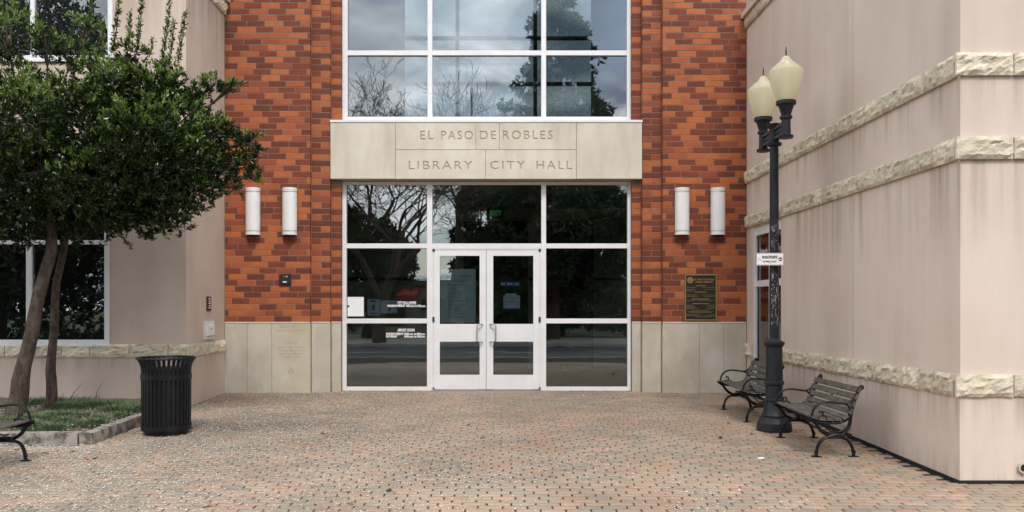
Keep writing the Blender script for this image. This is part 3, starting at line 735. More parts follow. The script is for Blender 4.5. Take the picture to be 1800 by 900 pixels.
pq = thing('bronze_plaque', 'black and gold dedication plaque on the right brick wall', 'plaque', (PX(1231.5, P0), P0, PZ(523, P0)))
pw, ph = 56 * P0 / F / 2, 81 * P0 / F / 2
MB().box(-pw + .004, pw - .004, -.02, -.001, -ph + .004, ph - .004).build('plate', 'plaque', pq)
for b_ in ((-pw, pw, ph - .018, ph), (-pw, pw, -ph, -ph + .018)): MB().box(b_[0], b_[1], -.028, -.003, b_[2], b_[3], ch=.004).build('frame_bar', 'bronze', pq)
for b_ in ((-pw, -pw + .018), (pw - .018, pw)): MB().box(b_[0], b_[1], -.028, -.003, -ph + .0182, ph - .0182, ch=.004).build('frame_bar', 'bronze', pq)
text('EL PASO DE ROBLES', .042, 'bronze', (.06, -.0225, ph * .78), pq, width=.34, bold=.001)
text('PUBLIC LIBRARY', .042, 'bronze', (.06, -.0225, ph * .67), pq, width=.29, bold=.001)
q_ = MB().lathe([(.034, 0), (.052, 0), (.052, .006), (.034, .006), (.034, 0)], n=24, cap=False).build('seal_ring', 'bronze', pq); q_.location = (-pw + .09, -.0205, ph * .75); q_.rotation_euler = (R(90), 0, 0)
q_ = MB().lathe([(0, .004), (.022, .004), (.03, 0)], n=9).build('seal', 'bronze_dim', pq); q_.location = (-pw + .09, -.0205, ph * .75); q_.rotation_euler = (R(90), 0, 0)
hl = MB(); sm = MB()
for (fy, w_) in ((.50, .17), (.22, .2), (-.08, .3), (-.28, .27)):
    x = -w_ / 2
    while x < w_ / 2: k = random.uniform(.012, .03); hl.box(x, min(x + k, w_ / 2), -.0225, -.02, fy * ph, fy * ph + .012); x += k + .005
hl.build('heading_row', 'bronze', pq)['kind'] = 'stuff'
for (fy, a0, b0, a1, b1) in ((.43, -.9, -.25, .05, .9), (.34, -.9, -.3, .2, .9), (.28, -.9, -.45, .9, .9), (.10, -.9, -.15, .05, .9), (.04, -.9, -.2, .2, .9), (-.14, -.9, -.35, -.2, .9),
                             (-.34, -.9, -.5, .3, .9), (-.39, -.9, -.4, .4, .9), (-.44, -.9, -.35, .55, .9), (-.49, -.9, -.15, .35, .9), (-.57, -.6, .6, .9, .9), (-.62, -.8, .8, .9, .9), (-.66, -.7, .7, .9, .9),
                             (-.74, -.9, .1, .6, .9), (-.80, -.9, -.1, .3, .9), (-.84, -.3, .8, .9, .9)):
    for (a_, b_) in ((a0, b0), (a1, b1)):
        x = a_ * pw
        while x < b_ * pw - .01: k = random.uniform(.01, .028); sm.box(x, min(x + k, b_ * pw), -.022, -.02, fy * ph, fy * ph + .008); x += k + .006
sm.build('small_print_row', 'bronze_dim', pq)['kind'] = 'stuff'

# dedication carved in the base slab
dd = thing('carved_dedication', 'carved dedication lettering with compass emblem on the left base stone', 'inscription', (PX(512, P0), P0 - .0125, 0))
zz = lambda py: PZ(py, P0)
for s_, py, w_, sz in (('DEDICATED TO', 574, 38, .06), ('LIFELONG LEARNING', 581, 54, .06), ('Presented By', 602, 26, .04), ('Grand Lodge Of Free &', 610.5, 46, .04),
                       ('Accepted Masons And', 616, 43, .04), ('Paso Robles Masonic', 621.5, 42, .04), ('Lodge No. 286', 627, 28, .04)):
    text(s_, sz, 'groove', (0, 0, zz(py)), dd, width=w_ * P0 / F, bold=.0006, name='carved_row')
em = MB()
def bar2(p, q, r): em.tube([(p[0], -.001, p[1]), (q[0], -.001, q[1])], r, 4)
c0 = zz(651)
for p, q in (((0, .06), (-.05, -.05)), ((0, .06), (.05, -.05)), ((-.055, .0), (0, -.055)), ((.055, 0), (0, -.055)), ((-.025, .005), (.025, .005))):
    bar2((p[0], p[1] + c0), (q[0], q[1] + c0), .004)
em.build('compass_emblem', 'groove', dd)

# ------------------------------------------------------------------ split-face stone
def rough_stone(Lx, H, dep, seed, nx=11, nz=6):
    vs_ = []; rnd = random.Random(seed)
    for k in range(nz + 1):
        for i in range(nx + 1):
            x = Lx * i / nx; z = H * k / nz
            edge = (i in (0, nx)) or (k in (0, nz))
            d_ = dep + .026 * noise.noise((x * 7 + seed * 3.1, z * 13, seed * 1.7)) + .020 * noise.noise((x * 16 + seed, z * 34, seed)) + .010 * noise.noise((x * 45 + seed, z * 60, seed)) + .003 * rnd.uniform(-1, 1)
            if edge: d_ = dep * .62 + .01 * noise.noise((x * 22, z * 20, seed + 5))
            jx = 0 if i in (0, nx) else rnd.uniform(-.3, .3) * Lx / nx; jz = 0 if k in (0, nz) else rnd.uniform(-.3, .3) * H / nz
            vs_.append((x + jx, -d_, z + jz + (rnd.uniform(-.004, .004) if k in (0, nz) else 0)))
    n = nx + 1; fs = []
    for k in range(nz):
        for i in range(nx): fs.append((k * n + i, k * n + i + 1, (k + 1) * n + i + 1, (k + 1) * n + i))
    b0 = len(vs_); vs_ += [(0, 0, 0), (Lx, 0, 0), (Lx, 0, H), (0, 0, H)]
    for i in range(nx):
        fs.append((i + 1, i, b0, b0 + 1) if i == 0 else (i + 1, i, b0 + 1))
        t = nz * n
        fs.append((t + i, t + i + 1, b0 + 2, b0 + 3) if i == 0 else (t + i, t + i + 1, b0 + 2))
    for k in range(nz):
        fs.append((k * n, (k + 1) * n, b0 + 3, b0) if k == 0 else (k * n, (k + 1) * n, b0 + 3))
        fs.append(((k + 1) * n + nx, k * n + nx, b0 + 1, b0 + 2) if k == 0 else ((k + 1) * n + nx, k * n + nx, b0 + 2))
    return MB().add(vs_, fs)
sid = 0
def course(parent, start, direction, normal, z, H, lens, dep=.045, name='band_stone'):
    """stones in a row: start point xy, unit direction xy, stone lengths"""
    global sid
    x, y = start; ang = math.atan2(direction[1], direction[0])
    for Ls in lens:
        sid += 1
        o = rough_stone(Ls - .009, H + random.uniform(-.004, .004), dep, sid).build(name, 'stone', parent)
        p = parent; off = Vector((0, 0, 0))
        while p: off += p.location; p = p.parent
        o.location = Vector((x, y, z)) - off; o.rotation_euler = (0, 0, ang)
        x += direction[0] * Ls; y += direction[1] * Ls
def lens_for(total, lo=.22, hi=.52):
    out = []; r = total
    while r > hi * 1.4: k = random.uniform(lo, hi); out.append(k); r -= k
    if r > hi: out += [r * .45, r * .55]
    else: out.append(r)
    return out

# ------------------------------------------------------------------ right stucco building
XR = 4.135; YC = 7.69
rb = thing('stucco_building', 'pale pink stucco building with rough stone bands and side glass door on the right', 'building', (XR, YC, 0))
zr_top = 6.15
o0, o1 = 12.63, 14.03         # opening of the side window
zo = 2.745
b = MB()
def yz(m_, y0, y1, z0, z1, x=XR, d=.3): return child(MB().box(x, x + d, y0, y1, z0, z1), 'wall', m_, rb)
z_low, z_b1, z_b2 = .63, 2.768, 3.522
bandH = .198
XB = XR + .012   # wall set behind
yz('stucco_r', YC + .3, 10.044, z_low + bandH, zr_top, XR + .006)
yz('stucco_r', 10.056, o0, z_low + bandH, zr_top, XR + .006)
yz('stucco_r', o1, D, 0, zr_top, XR + .006)
yz('stucco_r', o0, o1, zo, zr_top, XR + .008)
yz('stucco_r', YC + .3, 10.044, gz(YC) + .03, z_low + bandH - .001, XR - .006)
yz('stucco_r', 10.056, o0, gz(YC) + .17, z_low + bandH - .001, XR - .006)
yz('stucco_r', YC + .35, o0 - .01, gz(YC) + .02, zr_top - .02, XR + .03, .2)
# front (camera-facing) face
child(MB().box(XR + .006, XR + 8, YC + .006, YC + .3, z_low + bandH, zr_top), 'wall', 'stucco_r', rb)
child(MB().box(XR - .006, XR + 8, YC - .006, YC + .3, gz(YC) + .03, z_low + bandH - .001), 'wall', 'stucco_r', rb)
# base strip following the slope
bs = MB(); bs.add([(XR - .016, YC - .016, gz(YC) - .05), (XR - .016, o0, gz(o0) - .05), (XR - .016, o0, gz(o0) + .026), (XR - .016, YC - .016, gz(YC) + .028),
                   (XR + .1, YC + .1, gz(YC) - .05), (XR + .1, o0, gz(o0) - .05), (XR + .1, o0, gz(o0) + .026), (XR + .1, YC + .1, gz(YC) + .028)],
                  [(0, 3, 2, 1), (3, 7, 6, 2), (1, 2, 6, 5), (0, 4, 7, 3)])
bs.add([(XR - .016, YC - .016, gz(YC) - .05), (XR + 8, YC - .016, gz(YC) - .05), (XR + 8, YC - .016, gz(YC) + .028), (XR - .016, YC - .016, gz(YC) + .028), (XR + 8, YC, gz(YC) + .028), (XR - .016, YC, gz(YC) + .028)],
       [(0, 1, 2, 3), (3, 2, 4, 5)])
child(bs, 'base_strip', 'screed', rb)
# lower wall follows the slope down to the strip
lwm = MB(); lwm.add([(XR - .0055, YC, gz(YC) + .04), (XR - .0055, o0, gz(o0) + .03), (XR - .0055, o0, .4), (XR - .0055, YC, .4)], [(0, 3, 2, 1)])
# (the boxes above already reach the strip)
# stone bands: side courses run from the far end towards the camera (direction -Y), normal -X
for z_ in (z_b1, z_b2): course(rb, (XR + .004, D - .005), (0, -1), None, z_, bandH, lens_for(D - YC - .045), .05)
course(rb, (XR + .004, D - .005), (0, -1), None, z_low, bandH, [D - .005 - o1], .05)
course(rb, (XR - .004, o0), (0, -1), None, z_low, bandH, lens_for(o0 - YC - .045), .05)
for z_ in (z_low, z_b1, z_b2): course(rb, (XR - .045, YC + .004), (1, 0), None, z_, bandH, [.52, .62, .45, .6, .5, .6], .048)
# lintel band at parapet
course(rb, (XR + .004, D - .005), (0, -1), None, 6.13, .16, lens_for(D - YC - .045, .3, .6), .06, 'parapet_stone')
course(rb, (XR - .045, YC + .004), (1, 0), None, 6.13, .16, [.6, .55, .6, .5], .06, 'parapet_stone')
child(MB().box(XR - .10, XR + .5, YC - .10, D - .012, 6.292, 6.38), 'parapet_cap', 'stucco_r', rb)
child(MB().box(XR + .5, XR + 8, YC - .10, YC + .5, 6.292, 6.38), 'parapet_cap', 'stucco_r', rb)
child(MB().box(XR + 4, XR + 8, YC + .3, D + 4, 0, 6.2), 'wall', 'stucco_r', rb)
# thin base shadow gap trims under each stone course are left to the light
# side glazing
XW = XR + .03
def sbar(y0, y1, z0, z1, x0=XW, x1=XW + .09, nm='frame_bar'): return child(MB().box(x0, x1, y0, y1, z0, z1), nm, 'white', sw)
sw = child(MB().box(XW - .002, XW + .09, o1 - .05, o1, .0, zo - .001), 'side_door', 'white', rb)
sbar(o0, o0 + .05, 0, zo - .001); ym = 13.25
sbar(ym - .03, ym + .03, .0, zo - .14)
sbar(o0 + .05, o1 - .05, zo - .14, zo - .001, XW + .004)
for (a_, b_) in ((o0 + .05, ym - .03), (ym + .03, o1 - .05)):
    sbar(a_, b_, 1.77, 1.87, XW + .004); sbar(a_, b_, 0, .12, XW + .004)
    for z0, z1 in ((.12, 1.77), (1.87, zo - .14)):
        child(MB().box(XW + .04, XW + .048, a_ - .005, b_ + .005, z0 - .005, z1 + .005), 'pane', 'glass_side', sw)
        for yv in (a_ + .02, b_ - .02): child(MB().box(XW + .028, XW + .038, yv - .007, yv + .007, z0, z1), 'gasket', 'dark', sw)
text('Friends', .12, 'decal', (XW + .036 - XR, 13.66 - YC, 2.34), rb, rot=(R(90), 0, R(-90)), width=.4, name='window_lettering')
text('Library', .10, 'decal', (XW + .036 - XR, 12.95 - YC, 2.34), rb, rot=(R(90), 0, R(-90)), width=.34, name='window_lettering')
child(MB().box(XR + .5, XR + .6, o0 - 1, o1 + .3, 0, 3), 'inner_wall', 'int_low', rb)
# drain pipe stub on the front
dp = MB(); dp.lathe([(.034, -.03), (.048, -.03), (.048, .1), (.034, .1), (.034, -.03)], n=20, cap=False)
yp_ = YC - .006; dpx, dpz = PX(1797, yp_), PZ(822, yp_)
o = dp.build('drain_pipe', 'pipe', rb, True); o.location = (dpx - XR, yp_ - YC, dpz); o.rotation_euler = (R(-90), 0, 0)
o = MB().lathe([(0, .0), (.0335, .0), (.0335, .002), (0, .002)], n=20).build('pipe_hole', 'ink', rb); o.location = (dpx - XR, yp_ - YC - .004, dpz); o.rotation_euler = (R(90), 0, 0)
child(MB().box(dpx - .012, dpx + .006, yp_ - .0015, yp_ + .01, gz(YC) + .06, dpz - .05), 'rust_streak', 'rust', rb)

# ------------------------------------------------------------------ left stucco building
XLw = -4.66; YLf = 12.63
lb = thing('stucco_building', 'pink beige stucco wing behind the tree with white framed windows on the left', 'building', (XLw, YLf, 0))
zl1, HL = .697, .195
def wl(*bx, m_='stucco_l'): return child(MB().box(*bx), 'wall', m_, lb)
YW = YLf
def XW_(px): return PX(px, YW)
def ZW_(py): return PZ(py, YW)
# windows on the front: right jamb at px 192/198
wr = XW_(192); wu = XW_(198)
zs, zlt = ZW_(608), 3.9       # lower window
zu, zut = ZW_(108), 7.5
wl(XLw - .3, XLw - .006, YW + .3, D, zl1 + HL, 6.4)                          # side wall
wl(XLw - .3, XLw + .006, YW + .3, D, -.2, zl1 + HL - .001)
wl(wr, XLw - .006, YW + .006, YW + .3, zl1 + HL, 6.4)                      # pier right of the window
wl(-16, XLw + .006, YW - .006, YW + .3, -.3, zl1 + HL - .001)
wl(-16, wr - .001, YW + .006, YW + .3, zlt, zu)
wl(-16, wr - .001, YW + .007, YW + .3, zl1 + HL, zs)
wl(wu + .0, wr - .0005, YW + .008, YW + .3, zu + .001, 6.4) if wu < wr else None
lens_l = lens_for(16 - 4.66 - .3, .28, .5)
course(lb, (-11, YW - .004), (1, 0), None, zl1, HL, [.42, .4, .35, .45, .38, .44, .4, .36, .5, .41, .39, .30, .34, .36, .40, .38, .09], .035) if False else None
xs_ = []
x = XLw + .045
for Ls in (.30, .58, .58, .42, .38, .46, .4, .5, .44, .38, .5, .45): 
    x -= Ls; course(lb, (x, YW - .004), (1, 0), None, zl1, HL, [Ls], .03)
course(lb, (XLw - .004, YW + .004), (0, 1), None, zl1, HL, [.55, .45, .42, D - YW - 1.43], .04)
course(lb, (XLw - .004, YW + .004), (0, 1), None, 6.36, .2, [.6, .55, D - YW - 1.16], .06, 'parapet_stone')
child(MB().box(XLw - .5, XLw + .1, YW - .1, D - .012, 6.562, 6.65), 'parapet_cap', 'stucco_l', lb)
def lwin(px_r, px_m0, px_m1, z0, z1, jw, trans):
    xr = XW_(px_r); f = child(MB().box(xr - jw, xr, YW - .012, YW + .1, z0, z1, ch=.004), 'window_frame', 'white', lb)
    f2 = lambda nm, *bb: child(MB().box(*bb, ch=.004), nm, 'white', f)
    f2('mullion', XW_(px_m0), XW_(px_m1), YW - .008, YW + .1, z0 + .06, z1)
    f2('mullion', XW_(px_m0) - 1.75, XW_(px_m1) - 1.75, YW - .008, YW + .1, z0 + .06, z1)
    f2('sill', XW_(px_m0) - 4, xr - jw, YW - .010, YW + .1, z0 + .03, z0 + .06 + .03)
    child(MB().box(XW_(px_m0) - 4, xr + .01, YW - .03, YW + .1, z0 - .012, z0 + .028, ch=.004), 'sill', 'white', f)
    for t_ in trans: f2('rail', XW_(px_m1), xr - jw, YW - .008, YW + .1, t_ - .032, t_ + .032); f2('rail', XW_(px_m0) - 4, XW_(px_m0), YW - .008, YW + .1, t_ - .032, t_ + .032)
    z_ = [z0 + .09] + trans + [z1]
    for i in range(len(z_) - 1):
        for a_, b_ in ((XW_(px_m1), xr - jw), (XW_(px_m0) - 1.7, XW_(px_m0)), (XW_(px_m0) - 4, XW_(px_m0) - 1.75)):
            child(MB().box(a_ - .01, b_ + .01, YW + .03, YW + .038, z_[i] + .0, z_[i + 1] - .0), 'pane', 'glass_side', f)
lwin(192, 46, 56, zs, zlt, .07, [ZW_(426)])
lwin(198, 53, 61, zu, zut, .07, [])
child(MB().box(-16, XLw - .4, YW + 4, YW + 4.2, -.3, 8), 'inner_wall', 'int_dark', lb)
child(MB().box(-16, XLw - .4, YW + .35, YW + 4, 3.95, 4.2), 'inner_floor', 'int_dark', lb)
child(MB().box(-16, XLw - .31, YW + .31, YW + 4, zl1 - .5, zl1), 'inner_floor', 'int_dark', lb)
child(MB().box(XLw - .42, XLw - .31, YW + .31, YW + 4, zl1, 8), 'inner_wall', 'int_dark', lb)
ic = thing('intercom_box', 'white box low on the left side wall beneath the maroon plate', 'box', (XLw, PX(1, 1) * 0 + 13.58, 0))
ys0, ys1 = F * XLw / (358.5 - CX), F * XLw / (374 - CX)
ic.location = (XLw - .006, (ys0 + ys1) / 2, EYE - (580 - CY) * 13.58 / F)
hw = (ys1 - ys0) / 2
MB().box(0, .03, -hw, hw, -.145, .145).build('back_plate', 'white', ic); MB().box(.0301, .05, -hw * .75, hw * .8, -.09, .07).build('cover', 'white', ic)
MB().box(.0501, .053, -.03, .05, .005, .03).build('maker_mark', 'steel', ic); MB().box(.0501, .06, -hw * .75, hw * .8, -.098, -.0905).build('lower_lip', 'dark', ic)
bp_ = thing('braille_plate', 'small maroon plate with white marks on the left side wall', 'sign', (XLw - .006, F * XLw / (367 - CX), EYE - (534 - CY) * 13.6 / F))
MB().box(0, .012, -.10, .10, -.115, .115).build('plate', 'maroon', bp_)
for i in range(5):
    MB().box(.0121, .0135, -.02 + (i % 2) * .01, .06, .07 - i * .036, .088 - i * .036).build('mark', 'decal', bp_)

# ------------------------------------------------------------------ planter bed
bd = thing('planter_bed', 'raised planting bed with stained concrete kerb at the foot of the left wall', 'planter', (-4.6, 9.6, gz(9.6)))
def kerbseg(x0, x1, y0, y1, h=.125):
    return child(MB().box(x0, x1, y0, y1, -.4, gz(y0) + h, ch=0), 'kerb_block', 'kerb', bd)
kb = MB()
def slopebox(x0, x1, y0, y1, z0, h):
    return MB().add([(x0, y0, z0), (x1, y0, z0), (x1, y1, z0), (x0, y1, z0), (x0 + .01, y0 + .01, gz(y0) + h), (x1 - .012, y0 + .01, gz(y0) + h), (x1 - .012, y1, gz(y1) + h), (x0 + .01, y1, gz(y1) + h)],
                    [(0, 3, 2, 1), (4, 5, 6, 7), (0, 1, 5, 4), (1, 2, 6, 5), (2, 3, 7, 6), (3, 0, 4, 7)])
child(slopebox(-4.76, -4.6, 9.6, 11.1, -.4, .125), 'kerb_block', 'kerb', bd); child(slopebox(-4.76, -4.6, 11.104, 12.62, -.4, .12), 'kerb_block', 'kerb', bd)
child(slopebox(-6.2, -4.765, 9.6, 9.76, -.4, .125), 'kerb_block', 'kerb', bd); child(slopebox(-7.8, -6.205, 9.6, 9.76, -.4, .122), 'kerb_block', 'kerb', bd); child(slopebox(-9.6, -7.805, 9.6, 9.76, -.4, .125), 'kerb_block', 'kerb', bd)
so = MB(); nx_, ny_ = 40, 24; vs_ = []
for j in range(ny_ + 1):
    for i in range(nx_ + 1):
        x = -12 + (7.28) * i / nx_; y = 9.72 + 2.9 * j / ny_
        vs_.append((x, y, gz(y) + .07 + .05 * noise.noise((x * 2, y * 2, 0)) + .03 * noise.noise((x * 6, y * 6, 2)) + .05 * j / ny_))
so.add(vs_, [(j * 41 + i, j * 41 + i + 1, (j + 1) * 41 + i + 1, (j + 1) * 41 + i) for j in range(ny_) for i in range(nx_)])
child(so, 'soil', 'soil', bd, True)

def blades(clumps, per, h, name, mt, label, spread=.09, wdt=.0035):
    V = []; Fc = []
    for (cx_, cy_, cz_, k) in clumps:
        for _ in range(int(per * k)):
            a_ = random.uniform(0, 6.283); r = abs(random.gauss(0, spread * k)); hh = h * k * random.uniform(.5, 1.1)
            bx, by = cx_ + math.cos(a_) * r, cy_ + math.sin(a_) * r
            lean = random.uniform(.15, .9) * hh; a2 = a_ + random.gauss(0, .5)
            dx, dy = math.cos(a2) * lean, math.sin(a2) * lean; px_, py_ = -math.sin(a2) * wdt, math.cos(a2) * wdt
            n_ = len(V)
            V += [(bx - px_, by - py_, cz_), (bx + px_, by + py_, cz_), (bx + dx * .4 + px_, by + dy * .4 + py_, cz_ + hh * .65), (bx + dx * .4 - px_, by + dy * .4 - py_, cz_ + hh * .65), (bx + dx, by + dy, cz_ + hh * .9), (bx + dx, by + dy, cz_ + hh * .9)]
            Fc += [(n_, n_ + 1, n_ + 2, n_ + 3), (n_ + 3, n_ + 2, n_ + 4, n_ + 5)]
    o_ = put(name, npmesh(name, V, Fc, [mt])); return tag(o_, label, 'grass', kind='stuff')
cl = []
for _ in range(250):
    x = random.uniform(-7.6, -4.84); y = random.uniform(9.95, 12.35)
    if noise.noise((x * 1.3, y * 1.3, 9)) + .6 * noise.noise((x * 4, y * 4, 2)) < .10: continue
    cl.append((x, y, gz(y) + .08, random.uniform(.7, 1.25)))
blades(cl, 260, .12, 'grass', 'grass', 'soft blue green fescue clumps covering the planting bed')
tb = []
wt = thing('weed_tuft', 'tall thin dry grass shoots sticking up from the bed near the wall', 'weed', (-5.9, 12.0, gz(12) + .08))
wb = MB()
for (px, py, tx, ty) in ((120, 712, 146, 672), (122, 712, 132, 690), (126, 712, 140, 690), (165, 712, 182, 670), (168, 712, 178, 688), (140, 712, 168, 702), (118, 715, 112, 690)):
    y = 12.0; p = Vector((PX(px, y), y, PZ(py, y))) - Vector(wt.location); q = Vector((PX(tx, y), y, PZ(ty, y))) - Vector(wt.location)
    wb.tube([p, p.lerp(q, .5) + Vector((-.015, -.02, .02)), q], [.006, .005, .0015], 4)
wb.build('blade', 'straw', wt)['kind'] = 'stuff'

# ------------------------------------------------------------------ petals and fallen leaves
def petals(n, fn, name, label, size=(.0055, .0125)):
    V = []; Fc = []
    while len(Fc) < n:
        p = fn()
        if p is None: continue
        x, y, z = p; s_ = random.uniform(*size); a_ = random.uniform(0, 6.28); k = random.uniform(.5, 1)
        ca, sa = math.cos(a_) * s_, math.sin(a_) * s_; b_ = len(V); zt = random.uniform(.001, .006)
        V += [(x - ca, y - sa, z), (x + sa * k, y - ca * k, z + zt), (x + ca, y + sa, z + .001), (x - sa * k, y + ca * k, z + zt * .6)]
        Fc.append((b_, b_ + 1, b_ + 2, b_ + 3))
    return tag(put(name, npmesh(name, V, Fc, ['petal'])), label, 'petals', kind='stuff')
def pet_ground():
    y = random.uniform(6, 14.5); x = random.uniform(-6.5, 4.1)
    if x < -4.58 and y > 9.55: return None
    if y < 7.7 and x > 4.6: return None
    dn = .05 + .90 * max(0, min(1, (1.2 - x) / 5)) + .5 * math.exp(-((x + 4.1) ** 2 + (y - 10.2) ** 2) / 2.2)
    dn += .5 * noise.noise((x * .8, y * .8, 1)) + .4 * noise.noise((x * 2.5, y * 2.5, 4))
    if x > 2.6: dn -= .25
    if random.random() > dn: return None
    return (x, y, gz(y) + .003)
petals(33000, pet_ground, 'petals', 'tiny white fallen petals scattered over the brick paving')
def pet_bed():
    y = random.uniform(9.6, 12.4); x = random.uniform(-7.8, -4.62); z = gz(y) + (.13 if (y < 9.76 or x > -4.76) else .125)
    return (x, y, z) if (noise.noise((x * 1.1, y * 1.1, 9)) < .08 or random.random() < .3) and random.random() < (.25 if y < 9.76 or x > -4.76 else 1) else None
petals(2200, pet_bed, 'petals', 'pale petals and chips lying in the planting bed', (.007, .016))
def pet_front():
    y = random.gauss(9.35, .22); x = random.uniform(-7.2, -4.4)
    return (x, y, gz(y) + .004) if y < 9.59 else None
petals(1900, pet_front, 'petals', 'drift of white petals along the front of the bed kerb', (.006, .014))
lv = MB()
lvv = [(0, 0, 0), (.012, .03, .008), (.04, .034, .004), (.05, .012, .014), (.085, .0, .006), (.05, -.014, .012), (.038, -.034, .003), (.012, -.026, .009)]
lv.add([(x * .8 - .03, y * .8, z) for x, y, z in lvv], [(0, 1, 2, 3), (0, 3, 4, 5), (0, 5, 6, 7)])
lmes = [lv.mesh('fallen_leaf', 'deadleaf')]
LEAFL = ['dark curled leaf straight in front of the doors, mid paving', 'tan leaf just left of the dark curled leaf before the doors', 'small dark leaf behind the tan and dark pair before the doors',
         'orange leaf on the paving near the foot of the left glass', 'dark leaf on the paving halfway between bin and doors', 'brown leaf on the near paving right of the door line', 'brown leaf alone on the near paving left of the door line',
         'tan leaf at the bottom edge of the picture left of centre', 'tan leaf at the bottom edge below the litter bin', 'brown leaf lying before the corner of the bed kerb', 'brown leaf touching the front of the bed kerb',
         'dark leaf just right of the kerb corner', 'tan leaf next to the foot of the left bench', 'brown leaf underneath the left bench', 'tan leaf on the right paving farthest from the lamp', 'dark leaf closest to the lamp base on its left',
         'dark leaf left of the lamp, second from its base', 'tan leaf on the right paving, nearest the camera of the group left of the lamp', 'tan leaf below the far bench near the wall']
lcol = [leafmat('leaf_a', [(0.08, .035, .02), (0.1, .045, .02)], .8, .1), leafmat('leaf_b', [(0.36, .19, .07), (0.4, .22, .09)], .8, .1)]
for i, (px, py, c) in enumerate([(848, 771, 0), (784, 778, 1), (823, 749, 0), (640, 729, 1), (567, 764, 0), (968, 838, 1), (685, 864, 0), (616, 887, 1), (368, 890, 1), (152, 808, 1), (128, 795, 1), (168, 807, 0), (80, 798, 1),
                                  (29, 792, 1), (1185, 785, 1), (1322, 764, 0), (1266, 771, 0), (1224, 789, 1), (1280, 745, 0)]):
    Y = F * (EYE + SL * D) / (py - CY + F * SL)
    o_ = put('fallen_leaf', lmes[0], None, (PX(px, Y), Y, gz(Y) + .006), (random.uniform(-.4, .4), random.uniform(-.4, .4), random.uniform(0, 6)))
    o_.scale = (1.0, 1.0, 1.3); o_.material_slots[0].link = 'OBJECT'; o_.material_slots[0].material = lcol[c]
    tag(o_, LEAFL[i], 'leaf', 'dead leaves scattered on the paving')
Y = F * (EYE + SL * D) / (806.5 - CY + F * SL)
tag(MB().box(-.03, .035, -.025, .02, 0, .012, ch=.004).build('litter', 'gum', None, False, (PX(1337, Y), Y, gz(Y) + .001), (0, 0, .3)), 'small white scrap of litter on the paving before the benches', 'litter')

# ------------------------------------------------------------------ trash can
tcx, tcy = PX(292.5, 10.35), 10.35
tcn = thing('litter_bin', 'black slatted metal litter bin with flared rim beside the planting bed', 'litter bin', (tcx, tcy, gz(tcy)))
H = .915
MB().lathe([(.22, 0), (.25, .005), (.25, .055), (0, .055)], n=32).build('base', 'iron', tcn, True)
bb = MB(); bb.lathe([(.262, .05), (.289, .05), (.289, .115), (.262, .115), (.262, .05)], n=40, cap=False); bb.build('bottom_ring', 'iron', tcn, True)
bb = MB(); bb.lathe([(.284, .66), (.294, .66), (.294, .725), (.284, .725), (.284, .66)], n=40, cap=False); bb.build('upper_ring', 'iron', tcn, True)
bb = MB(); bb.tube([(.335 * math.cos(t * math.pi / 20), .335 * math.sin(t * math.pi / 20), H) for t in range(41)], .013, 8, cap=False); bb.build('rim', 'iron', tcn, True)
bb = MB(); bb.lathe([(0, .07), (.225, .07), (.245, .80), (.235, .80), (.215, .09), (0, .09)], n=32); bb.build('liner', 'dark', tcn, True)
pts = [(.276, .06), (.281, .4), (.281, .76), (.287, .81), (.302, .86), (.331, .905)]
sm_ = MB(); wv = .0165; v_ = []
for r_, z_ in pts:
    for (dr, dw) in ((-.004, -wv), (.004, -wv), (.004, wv), (-.004, wv)): v_.append((r_ + dr, dw, z_))
fs_ = []
for j in range(len(pts) - 1):
    for k in range(4): fs_.append((j * 4 + k, j * 4 + (k + 1) % 4, (j + 1) * 4 + (k + 1) % 4, (j + 1) * 4 + k))
fs_ += [(0, 3, 2, 1), (20, 21, 22, 23)]
sme = sm_.add(v_, fs_).mesh('slat', 'iron')
for i in range(34): put('slat', sme, tcn, None, (0, 0, 2 * math.pi * i / 34))

